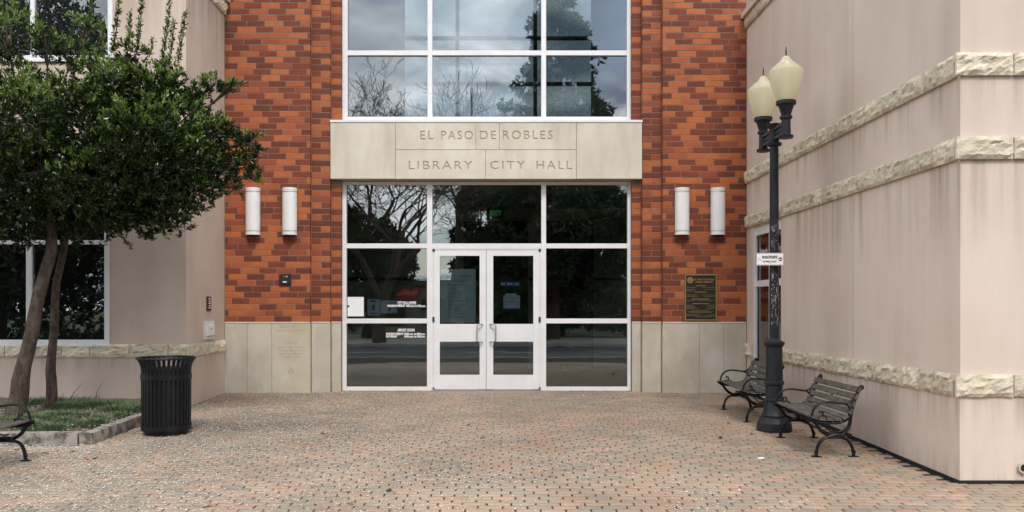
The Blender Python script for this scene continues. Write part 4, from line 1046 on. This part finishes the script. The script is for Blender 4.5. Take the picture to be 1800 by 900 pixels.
# ------------------------------------------------------------------ benches
def smooth_path(pts, n=5):
    out = []; P = [Vector((p[0], 0, p[1])) for p in pts]
    for i in range(len(P) - 1):
        p0, p1, p2, p3 = P[max(i - 1, 0)], P[i], P[i + 1], P[min(i + 2, len(P) - 1)]
        for k in range(n):
            t = k / n
            out.append(.5 * ((2 * p1) + (p2 - p0) * t + (2 * p0 - 5 * p1 + 4 * p2 - p3) * t * t + (3 * p1 - p0 - 3 * p2 + p3) * t ** 3))
    out.append(P[-1]); return out
def frame_mesh():
    m_ = MB()
    def T(pts, r, n=5, w_=1.35):
        m_.tube(smooth_path(pts, n), r, 8, sx=w_)
    T([(0, .02), (.004, .06), (.02, .12), (.055, .175), (.11, .2), (.2, .205), (.27, .2), (.325, .175), (.365, .12), (.384, .06), (.39, .02)], .0165)
    for u in (0, .39):
        m_.lathe([(.03, 0), (.03, .008), (.02, .014), (.016, .03), (.021, .045), (.021, .06), (.016, .07)], (u, 0, 0), 10); m_.box(u - .05, u + .05, -.022, .022, 0, .008)
    T([(.12, .205), (.16, .225), (.2, .23), (.25, .225), (.285, .21)], .022)
    # seat front support and back upright
    T([(.13, .225), (.07, .255), (.025, .30), (-.005, .345), (-.04, .375), (-.075, .40), (-.07, .415)], .0155)
    T([(.26, .225), (.31, .27), (.345, .335), (.358, .41), (.375, .5), (.405, .6), (.435, .68), (.458, .725), (.475, .735), (.478, .715), (.462, .708)], .0175)
    # seat rail
    T([(-.075, .395), (-.02, .375), (.06, .36), (.16, .355), (.25, .365), (.31, .39), (.345, .43), (.362, .47)], .0165)
    # arm
    T([(-.045, .395), (-.045, .44), (-.028, .495), (.01, .54), (.07, .568), (.14, .572), (.22, .562), (.29, .556), (.345, .575), (.39, .605)], .0125)
    T([(.27, .557), (.32, .54), (.348, .51), (.35, .47), (.335, .44)], .009)
    # scroll under the arm
    T([(-.02, .40), (.0, .415), (.03, .42), (.06, .435), (.07, .46), (.055, .478), (.035, .47), (.04, .455)], .009)
    T([(.06, .43), (.09, .425), (.11, .41), (.115, .39)], .0075)
    T([(.345, .33), (.3, .29), (.23, .262), (.17, .27)], .009)
    return m_
def slat_curve():
    P = smooth_path([(-.062, .412), (.03, .398), (.13, .388), (.22, .388), (.29, .405), (.335, .45), (.365, .52), (.39, .59), (.42, .66), (.448, .72)], 8)
    d = [0]
    for i in range(1, len(P)): d.append(d[-1] + (P[i] - P[i - 1]).length)
    return P, d
def make_bench(label, x, y, faceleft=True, length=1.14):
    b_ = thing('park_bench', label, 'bench', (x, y, gz(y)), 0, 'cast iron and wood park benches')
    if not faceleft: b_.rotation_euler = (0, 0, math.pi)
    fm = frame_mesh().mesh('end_frame', 'iron', True)
    for s_ in (0, length):
        put('end_frame', fm, b_, (0, s_, (SL * s_ if faceleft else -SL * s_)))
    P, d = slat_curve(); tot = d[-1]; n = 9; w_ = .0625
    for i in range(n):
        m0 = (i + .5) / n * tot
        k = max(j for j in range(len(d)) if d[j] <= m0); k = min(k, len(P) - 2)
        t = (m0 - d[k]) / (d[k + 1] - d[k]); p = P[k].lerp(P[k + 1], t); tg = (P[k + 1] - P[k]).normalized()
        sl = MB(); sl.box(-w_ / 2, w_ / 2, -.045, length + .045, -.012, .012)
        # rounded ends: bevel corners by hand
        o_ = put('slat', bev_box(w_, length + .07, .024), b_, (p.x, length / 2, p.z + .006 + (SL if faceleft else -SL) * length / 2), None)
        ang = math.atan2(tg.z, tg.x)
        o_.rotation_euler = (random.uniform(-.002, .002) + math.atan(SL if faceleft else -SL), -ang, 0)
    MB().tube([(.2, .0, .215), (.2, length, .215 + (SL if faceleft else -SL) * length)], .011, 8).build('stretcher', 'iron', b_, True)
    MB().tube([(.2, .05, .23), (.16, length / 2, .375), (.2, length - .05, .24)], .008, 6).build('brace', 'iron', b_, True)
    MB().box(.375, .39, length / 2 - .015, length / 2 + .015, .45, .60).build('back_strap', 'iron', b_).rotation_euler = (0, R(20), 0) if False else (0, 0, 0)
    return b_
_bc = {}
def bev_box(w_, l_, h_):
    k = (w_, l_, h_)
    if k in _bc: return _bc[k]
    c = .004; v = []
    for yy in (-l_ / 2, l_ / 2):
        for (x, z) in ((-w_ / 2, -h_ / 2 + c), (-w_ / 2 + c, -h_ / 2), (w_ / 2 - c, -h_ / 2), (w_ / 2, -h_ / 2 + c), (w_ / 2, h_ / 2 - c), (w_ / 2 - c, h_ / 2), (-w_ / 2 + c, h_ / 2), (-w_ / 2, h_ / 2 - c)): v.append((x, yy, z))
    fs = [(i, (i + 1) % 8, 8 + (i + 1) % 8, 8 + i) for i in range(8)] + [tuple(range(8)), tuple(range(15, 7, -1))]
    _bc[k] = MB().add(v, fs).mesh('slat', 'wood'); return _bc[k]
make_bench('slatted iron bench nearest the camera, in front of the street lamp base', 3.29, 8.91)
make_bench('slatted iron bench half hidden behind the street lamp by the side door', 3.225, 11.21, length=1.16)
make_bench('slatted iron bench cut off by the left edge before the planting bed', -4.85, 8.70, False)

# ------------------------------------------------------------------ street lamp
lx, ly = 3.378, 10.56
lz = gz(ly)
sl = thing('street_lamp', 'charcoal street lamp with two acorn globes standing between the benches', 'street lamp', (lx, ly, lz))
def zq(py, Y=10.56): return PZ(py, Y) - lz
b_ = MB(); b_.lathe([(.215, 0), (.215, .02), (.205, .10), (.19, .125)], n=16); b_.build('plinth', 'lamp_iron', sl)
b_ = MB(); b_.lathe([(.19, .125), (.175, .16), (.15, .175), (.155, .19), (.135, .23), (.118, .32), (.112, .36), (.122, .37), (.122, .39), (.108, .40),
                     ], n=32, cap=False); b_.build('base', 'lamp_iron', sl, True)
zc = zq(604)
b_ = MB(); b_.lathe([(.105, .40), (.101, .56), (.119, .575), (.119, .61), (.104, .62), (.098, zc - .04), (.112, zc - .03), (.125, zc), (.125, zc + .02), (.1, zc + .035), (.075, zc + .05), (.068, zc + .06)], n=32, cap=False, flute=(.41, zc - .05, .94)); b_.build('lower_shaft', 'lamp_iron', sl, True)
ztop = 3.70 - lz
b_ = MB(); b_.lathe([(.060, zc + .05), (.052, 3.40 - lz), (.052, ztop - .27)], n=24, cap=False); b_.build('pole', 'lamp_iron', sl, True)
b_ = MB(); b_.lathe([(.052, ztop - .28), (.088, ztop - .265), (.092, ztop - .235), (.06, ztop - .22), (.062, ztop - .06), (.085, ztop - .03), (.09, ztop), (0, ztop + .01)], n=24, cap=False); b_.build('post_cap', 'lamp_iron', sl, True)
for s_ in (-1, 1):
    for k in range(3):
        z0 = ztop - .205 + k * .058
        MB().box(-.028 if k != 1 else -.018, .028 if k != 1 else .018, *(sorted((s_ * .055, s_ * .40))), z0, z0 + .04).build('arm_bar', 'lamp_iron', sl)
    yy = s_ * .44; zb = 3.44 - lz
    MB().lathe([(0, zb), (.08, zb), (.085, zb + .03), (.055, zb + .045), (.052, zb + .22), (.072, zb + .235), (.072, zb + .26), (.055, zb + .27), (.062, zb + .3), (.09, zb + .385), (.115, zb + .40), (.115, zb + .44), (0, zb + .445)], (0, yy, 0), 24).build('globe_holder', 'lamp_iron', sl, True)
    zg = zb + .44
    prof = [(.10, 0), (.118, .04), (.145, .11), (.172, .19), (.19, .27), (.199, .335), (.199, .352), (.188, .362), (.186, .372), (.16, .392), (.158, .402), (.125, .425), (.122, .435), (.085, .46), (.06, .49), (.045, .52), (.02, .535), (0, .54)]
    MB().lathe(prof, (0, yy, zg), 32, cap=False).build('globe', 'globe', sl, True)
    MB().lathe([(.05, .0), (.05, .17), (.03, .18), (.03, .33), (.0, .34)], (0, yy, zg), 16).build('bulb', 'paper', sl, True)
    MB().lathe([(0, .54), (.01, .54), (.006, .555), (.011, .57), (.005, .585), (.01, .6), (.004, .615), (.008, .63), (0, .65)], (0, yy, zg), 8).build('finial', 'lamp_iron', sl)
# chipped paint flecks on the pole, kept as one worn patch
cp = MB()
for _ in range(130):
    z_ = random.uniform(zq(575), zq(455)) if random.random() < .8 else random.uniform(zq(440), zq(395)); a_ = R(random.uniform(215, 320)); hh = random.uniform(.004, .02) * random.choice((1, 1, 2, 4)); wd = random.uniform(.03, .06)
    rr = .060 - (z_ - zc) * .0034 + .001
    cp.add([(rr * math.cos(a_), rr * math.sin(a_), z_), (rr * math.cos(a_ + wd), rr * math.sin(a_ + wd), z_), (rr * math.cos(a_ + wd), rr * math.sin(a_ + wd), z_ + hh), (rr * math.cos(a_), rr * math.sin(a_), z_ + hh)], [(0, 1, 2, 3)])
cp.build('paint_chips', 'chip', sl)['kind'] = 'stuff'
# sign on the lamp
ys = 10.42
sg = thing('no_smoking_sign', 'small white smoking prohibited sign strapped to the street lamp pole', 'sign', (PX(1353.5, ys), ys, PZ(455.5, ys)))
w_, h_ = 46.5 * ys / F / 2, 21.5 * ys / F / 2
MB().box(-w_, w_, 0, .004, -h_, h_).build('panel', 'paper', sg)
for (z0, z1) in ((h_ - .008, h_ - .005), (-h_ + .005, -h_ + .008)): MB().box(-w_ + .008, w_ - .008, -.001, .0, z0, z1).build('border_line', 'ink_grey', sg)
text('SMOKING PROHIBITED', .048, 'ink', (-.002, -.001, .022), sg, width=.19, bold=.0012)
text('Per PRMC 9.24.010', .028, 'ink', (-.005, -.001, -.03), sg, width=.165, bold=.0008)
q_ = MB().lathe([(0, 0), (.024, 0), (.024, .001), (0, .001)], n=20).build('seal', 'ink', sg); q_.location = (w_ - .034, 0, .0); q_.rotation_euler = (R(90), 0, 0)
MB().box(w_ - .05, w_ - .018, -.002, -.0012, -.006, .004).build('seal_mark', 'decal', sg)
MB().tube([(-w_ + .02, -.0005, -.02), (-w_ + .035, -.0005, .015), (-w_ + .05, -.0005, -.02)], .003, 4).build('red_mark', 'red', sg)
for z_ in (.045, -.045): MB().lathe([(0, 0), (.006, 0), (.006, .004), (0, .005)], n=10).build('bolt', 'steel', sg, loc=(0, -.001, z_), rot=(R(90), 0, 0))
MB().box(-.03 + (lx - sg.location.x), .03 + (lx - sg.location.x), .004, ly - ys, -.03, -.02).build('bracket', 'steel', sg)

# ------------------------------------------------------------------ left trees
def leaf_cloud(centers, axes, nleaf, length, width, mats_fn, spread=.9):
    """rosettes of kite leaves; returns arrays"""
    n = len(centers); C = np.repeat(np.asarray(centers), nleaf, 0); A = np.repeat(np.asarray(axes), nleaf, 0)
    m = len(C)
    Rn = np.random.normal(size=(m, 3)); d = A * 1.0 + Rn * spread; d /= np.linalg.norm(d, axis=1)[:, None]
    s = np.cross(d, np.random.normal(size=(m, 3))); s /= np.linalg.norm(s, axis=1)[:, None]
    nn = np.cross(s, d)
    Ln = (length * np.random.uniform(.6, 1.2, m))[:, None]; W = (width * np.random.uniform(.8, 1.2, m))[:, None]
    off = A * np.random.uniform(-.035, .035, m)[:, None]
    b = C + off + d * .004; t = b + d * Ln - nn * Ln * .12
    mid = b + d * Ln * .55 + nn * W * .25
    V = np.stack([b, mid + s * W, t, mid - s * W], 1).reshape(-1, 3)
    Fc = np.arange(m * 4).reshape(m, 4)
    mi = np.repeat(mats_fn(n), nleaf)
    return V, Fc, mi
def lump_points(lumps, dens):
    C, A, Hh = [], [], []
    for (c, r, k) in lumps:
        n = int(dens * r * r * k)
        d = np.random.normal(size=(n, 3)); d /= np.linalg.norm(d, axis=1)[:, None]
        rad = r * np.random.uniform(.35, 1.0, n) ** .45 * (1 + .16 * np.random.normal(size=n))
        p = np.array(c) + d * rad[:, None] * np.array([1, 1, .9])
        C.append(p); ax = d * .7 + np.array([0, 0, .75]) + np.random.normal(size=(n, 3)) * .3; A.append(ax / np.linalg.norm(ax, axis=1)[:, None]); Hh.append(d[:, 2])
    return np.concatenate(C), np.concatenate(A), np.concatenate(Hh)
def LP(px, py, r, Y, k=1.0): return ((PX(px, Y), Y, PZ(py, Y)), r * Y / F, k)
lumps_a = [LP(20, 230, 90, 10.8), LP(70, 300, 85, 10.5), LP(20, 340, 70, 11.2), LP(10, 60, 55, 10.6, .8), LP(20, 140, 50, 10.9, .7), LP(100, 175, 46, 10.9), LP(85, 80, 30, 10.8, .6), LP(150, 45, 24, 10.8, .8), LP(130, 95, 30, 10.9, .7), LP(-120, 250, 130, 10.8, .7),
           LP(-140, 120, 100, 11.2, .6), LP(-60, 370, 80, 10.6, .7), LP(-230, 300, 110, 10.6, .5), LP(30, 395, 42, 10.9, .8), LP(110, 375, 55, 10.9), LP(60, 410, 30, 10.9, .7), LP(40, 200, 70, 10.1, .8)]
lumps_b = [LP(160, 230, 85, 10.7), LP(210, 170, 62, 10.6), LP(262, 160, 55, 10.7), LP(250, 250, 85, 10.4), LP(170, 320, 75, 10.4), LP(260, 330, 72, 10.6), LP(315, 215, 58, 10.8), LP(330, 280, 58, 10.6),
           LP(365, 240, 40, 10.7, .9), LP(385, 290, 36, 10.8, .9), LP(300, 375, 38, 10.6), LP(205, 385, 34, 10.7, .9), LP(262, 390, 32, 10.7, .9), LP(345, 335, 42, 10.7, .9), LP(235, 350, 60, 10.9, .8), LP(150, 390, 45, 10.9, .9), LP(395, 225, 24, 10.8, .7), LP(434, 250, 19, 10.8, .9),
           LP(430, 290, 20, 10.8, .9), LP(408, 328, 17, 10.8, .7), LP(375, 150, 18, 10.8, .8), LP(402, 155, 13, 10.8, .8), LP(348, 165, 22, 10.8, .7), LP(302, 140, 30, 10.7, .7), LP(230, 95, 26, 10.7, .7), LP(165, 130, 40, 10.8, .8), LP(240, 300, 90, 11.4, .6), LP(200, 220, 90, 11.4, .5),
           LP(452, 268, 10, 10.8, 1), LP(446, 308, 10, 10.8, 1)]
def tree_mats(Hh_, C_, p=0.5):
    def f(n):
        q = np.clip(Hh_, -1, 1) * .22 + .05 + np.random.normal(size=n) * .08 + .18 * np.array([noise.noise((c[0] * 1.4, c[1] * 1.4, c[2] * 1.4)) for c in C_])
        return (q > .27 - .10 * np.clip(C_[:, 2] - 3.0, 0, 2)).astype(int)  # bright share rises with height: sky-lit crown top put into leaf colour
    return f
def grow_tree(label, trunk, lumps, sprigs, dens, rbase):
    base = Vector((trunk[0][0], trunk[0][1], trunk[0][2]))
    t_ = thing('broadleaf_tree', label, 'tree', base)
    rel = [Vector(p) - base for p in trunk]
    rr = [rbase * (1.35 if i == 0 else 1) * (1 - .45 * i / (len(rel) - 1)) for i in range(len(rel))]
    # wobble trunk
    P = []
    Q = []
    for i in range(len(rel) - 1):
        for k in range(5):
            t = k / 5; p = rel[i].lerp(rel[i + 1], t); p += Vector((noise.noise((p.z * 2.2, 1, 0)), noise.noise((p.z * 2.2, 5, 0)), 0)) * .03
            P.append(p); Q.append((rr[i] * (1 - t) + rr[i + 1] * t) * (1 + .09 * noise.noise((p.z * 5, 9, i))))
    P.append(rel[-1]); Q.append(rr[-1])
    MB().tube(P, Q, 14).build('trunk', 'bark', t_, True)
    br = MB()
    for (c, r, k) in lumps:
        if r < .12 and False: continue
        c = Vector(c) - base; s_ = rel[-1] if random.random() < .6 else rel[-2].lerp(rel[-1], .7)
        m_ = s_.lerp(c, .5) + Vector((random.uniform(-.1, .1), random.uniform(-.1, .1), -.12 * (c - s_).length))
        r0 = rbase * .32
        br.tube([s_, s_.lerp(m_, .5) + Vector((0, 0, -.02)), m_, m_.lerp(c, .5) + Vector((0, 0, .03)), c], [r0, r0 * .75, r0 * .55, r0 * .35, r0 * .15], 6)
        for _ in range(int(7 * k)):
            d = Vector(np.random.normal(size=3)).normalized() * r * random.uniform(.6, .95); br.tube([m_.lerp(c, .7), c + d * .5, c + d], [.012, .007, .003], 4)
    for (p, q) in sprigs: br.tube([Vector(p) - base, (Vector(p).lerp(Vector(q), .5)) - base + Vector((.015, 0, 0)), Vector(q) - base], [.008, .005, .002], 4)
    br.build('branches', 'bark', t_, True)
    C, A, Hh = lump_points(lumps, dens)
    ex_c, ex_a = [], []
    for (p, q) in sprigs:
        p, q = Vector(p), Vector(q); d = (q - p); nst = int(d.length / .022)
        for i in range(nst):
            ex_c.append(p + d * (i + .5) / nst + Vector((.008 * math.sin(i), 0, 0))); ex_a.append(d.normalized())
    V, Fc, mi = leaf_cloud(C, A, 12, .072, .0098, tree_mats(Hh, C), .50)
    if ex_c:
        V2, F2, m2 = leaf_cloud(ex_c, ex_a, 7, .058, .0085, lambda n: (np.random.uniform(size=n) < .5).astype(int), .75)
        Fc = np.concatenate([Fc, F2 + len(V)]); V = np.concatenate([V, V2]); mi = np.concatenate([mi, m2])
    V = V - np.array(base)
    o_ = put('crown', npmesh('crown', V, Fc, ['leaf', 'leaf_new_lit'], mi), t_)
    return t_
def PT(px, py, Y): return (PX(px, Y), Y, PZ(py, Y))
sp1 = [(PT(150, 60, 10.7), PT(165, 2, 10.7)), (PT(182, 110, 10.7), PT(178, 30, 10.7))]
sp2 = [(PT(198, 90, 10.6), PT(211, -8, 10.6)), (PT(240, 95, 10.6), PT(250, -5, 10.6)), (PT(285, 110, 10.7), PT(298, 4, 10.7)), (PT(312, 110, 10.7), PT(326, 24, 10.7)), (PT(225, 90, 10.5), PT(228, 22, 10.5)),
       (PT(262, 100, 10.6), PT(268, 70, 10.6)), (PT(380, 150, 10.8), PT(428, 145, 10.8)), (PT(420, 240, 10.8), PT(463, 236, 10.8)), (PT(420, 262, 10.8), PT(465, 262, 10.8)), (PT(410, 310, 10.8), PT(457, 318, 10.8)), (PT(350, 140, 10.8), PT(372, 128, 10.8)),
       (PT(200, 400, 10.7), PT(228, 432, 10.7)), (PT(280, 395, 10.6), PT(292, 414, 10.6)), (PT(296, 115, 10.7), PT(306, 40, 10.7))]
y1_ = 11.05; y2_ = 11.75
grow_tree('leaning broadleaf tree with the thicker trunk at the far left', [(PX(22, y1_), y1_, gz(y1_) + .05), PT(48, 620, 11.0), PT(68, 520, 10.95), PT(90, 440, 10.9), PT(95, 340, 10.85), PT(80, 250, 10.85)], lumps_a, sp1, 1550, .096)
grow_tree('slender broadleaf tree with the thinner upright trunk, second from the left edge', [(PX(87, y2_), y2_, gz(y2_) + .07), PT(93, 600, 11.6), PT(99, 500, 11.4), PT(115, 420, 11.1), PT(150, 340, 10.9), PT(190, 270, 10.8)], lumps_b, sp2, 1850, .060)

# ------------------------------------------------------------------ across the street (seen mirrored in the glass)
def bare_tree(name, label, x, y, height, seed, r0):
    rnd = random.Random(seed); m_ = MB()
    def grow(p, d, ln_, r, lev):
        n = 3; pts = [p]; rad = [r]; q = p.copy(); dd = d.copy()
        for i in range(n):
            dd = (dd + Vector((rnd.gauss(0, .14), rnd.gauss(0, .14), rnd.gauss(.03, .08)))).normalized(); q = q + dd * ln_ / n; pts.append(q.copy()); rad.append(r * (1 - .35 * (i + 1) / n))
        m_.tube(pts, [max(q_, .014) for q_ in rad], 6 if lev < 2 else 3, cap=False)
        if lev >= 7: return
        k = 4 if lev < 1 else rnd.choice((2, 3, 3))
        for i in range(k):
            ax = Vector((rnd.gauss(0, 1), rnd.gauss(0, 1), rnd.gauss(0, .5))).normalized()
            nd = (dd + ax * rnd.uniform(.5, 1.0)).normalized(); nd.z = nd.z * .75 + .12
            grow(q if i < 2 else pts[2], nd.normalized(), ln_ * rnd.uniform(.66, .84), rad[-1] * rnd.uniform(.62, .8), lev + 1)
    grow(Vector((0, 0, 0)), Vector((0, 0, 1)), height * .24, r0, 0)
    t_ = thing(name, label, 'tree', (x, y, -.75)); me = m_.mesh('branches', 'bark', False); put('branches', me, t_); return t_
bare_tree('bare_tree', 'large bare winter tree across the street, mirrored in the left glass', -6.4, -15.5, 16.0, 3, .42)
bare_tree('bare_tree', 'leafless spreading tree mirrored low in the upper left pane', -9.4, -30, 24.5, 14, .42)
bare_tree('bare_tree', 'thin leafless tree mirrored near the middle of the upper window', -4.6, -33, 25, 23, .4)
bare_tree('bare_tree', 'small bare tree mirrored at the right edge of the upper window', 9.8, -36, 26, 5, .36)
def needle_tree(name, label, x, y, height, rad, n, mt, conif=True, base_h=1.5):
    t_ = thing(name, label, 'tree', (x, y, -.75))
    MB().tube([(0, 0, 0), (.1, 0, height * .4), (0, 0, height * .9)], [.45, .3, .06], 8).build('trunk', 'bark', t_, True)
    C = []; A = []
    while len(C) < n:
        u = random.random(); th = random.uniform(0, 6.283)
        if conif:
            z = base_h + (height - base_h) * (u ** 1.4); R_ = rad * (1 - (z - base_h) / (height - base_h)) ** .75 * (0.70 + .35 * noise.noise((math.cos(th) * 1.6, math.sin(th) * 1.6, z * .55)) + .38 * noise.noise((math.cos(th) * 3.5, math.sin(th) * 3.5, z * 1.1)) + .10 * math.sin(z * 3.1 + 2 * math.sin(th * 2))) + .2
            r = R_ * random.uniform(.3, 1) ** .5; c = (math.cos(th) * r, math.sin(th) * r, z - .12 * r)
            if noise.noise((c[0] * .6, c[1] * .6, c[2] * .9)) < -.05: continue
        else:
            d = np.random.normal(size=3); d /= np.linalg.norm(d); r = random.uniform(.4, 1) ** .5; c = (d[0] * r * rad, d[1] * r * rad * .8, base_h + (height - base_h) * (.5 + .5 * d[2] * r))
            if noise.noise((c[0] * .45, c[1] * .45, c[2] * .5)) < -.05: continue
        C.append(c); A.append((math.cos(th) * .8, math.sin(th) * .8, -.15 if conif else .3))
    V, Fc, mi = leaf_cloud(C, A, 8, .42, .07, lambda n_: np.zeros(n_, dtype=int), .6)
    put('crown', npmesh('crown', V, Fc, [mt], mi), t_); return t_
needle_tree('conifer_tree', 'tall dark conifer across the street, mirrored in the upper right panes', 4.2, -32, 27, 8.2, 9000, 'needle')
needle_tree('evergreen_tree', 'broad evergreen tree across the street, mirrored dark in the door transom', 2.9, -19, 9.6, 5.6, 6500, 'oakleaf', False, 2.6)
needle_tree('evergreen_tree', 'smaller evergreen behind the bare trees, mirrored at the middle of the upper glass', -1.0, -38, 12.5, 3.4, 2500, 'oakleaf', False, 3)
needle_tree('evergreen_tree', 'tall dark evergreen far left across the street, mirrored in the left wing windows', -25, -17, 19, 7.5, 6500, 'oakleaf', False, 1.0)
needle_tree('evergreen_tree', 'second dark evergreen left across the street, nearer the bare tree', -14.5, -19, 12, 5.5, 4500, 'oakleaf', False, 1.0)
needle_tree('evergreen_tree', 'low round evergreen behind the bare tree, mirrored in the left entrance glass', -10.5, -26, 8.6, 5.0, 5000, 'oakleaf', False, .6)
needle_tree('evergreen_tree', 'dark evergreen at the outer left end of the street trees', -38, -20, 20, 8, 5000, 'oakleaf', False, 1.0)
for i_, (hx, hw_) in enumerate(((-46, 13), (-30, 15.5), (-12.5, 0))):
    if hw_ == 0: continue
    needle_tree('hedge', ['outer dark hedge far left across the street', 'dark hedge between the street trees left across the street'][i_], hx, -25, 7.5, hw_, 6500, 'oakleaf', False, -3.5)
sh = thing('shop_building', 'low pale shop building across the street, mirrored behind the doors', 'building', (0, -44, -.75))
MB().box(-16, 20, -6, 0, 0, 4.1).build('wall', 'cladding', sh); MB().box(-16.3, 20.3, -6.3, .5, 4.1, 4.5).build('roof', 'roof', sh)
for i in range(9):
    wme = MB().box(-14.5 + i * 3.8, -12 + i * 3.8, .0, .06, .6, 3.0).build('window', 'int_dark', sh); MB().box(-14.4 + i * 3.8, -12.1 + i * 3.8, .061, .065, .7, 2.9).build('pane', 'glass_low', wme)
MB().box(-3, 4, .06, 1.2, 3.0, 3.3).build('awning', 'roof', sh)
for k, x0 in enumerate((-11.8, -9.4)):
    MB().add([(x0, .06, 4.05), (x0 + 2.3, .06, 4.05), (x0 + 2.3, 1.3, 3.3), (x0, 1.3, 3.3), (x0, 1.3, 2.9), (x0 + 2.3, 1.3, 2.9), (x0, .06, 3.3), (x0 + 2.3, .06, 3.3)],
             [(0, 3, 2, 1), (3, 4, 5, 2), (0, 6, 3), (1, 2, 7), (6, 4, 3), (7, 2, 5)]).build('awning', 'awning_%s' % ('orange', 'red')[k], sh)
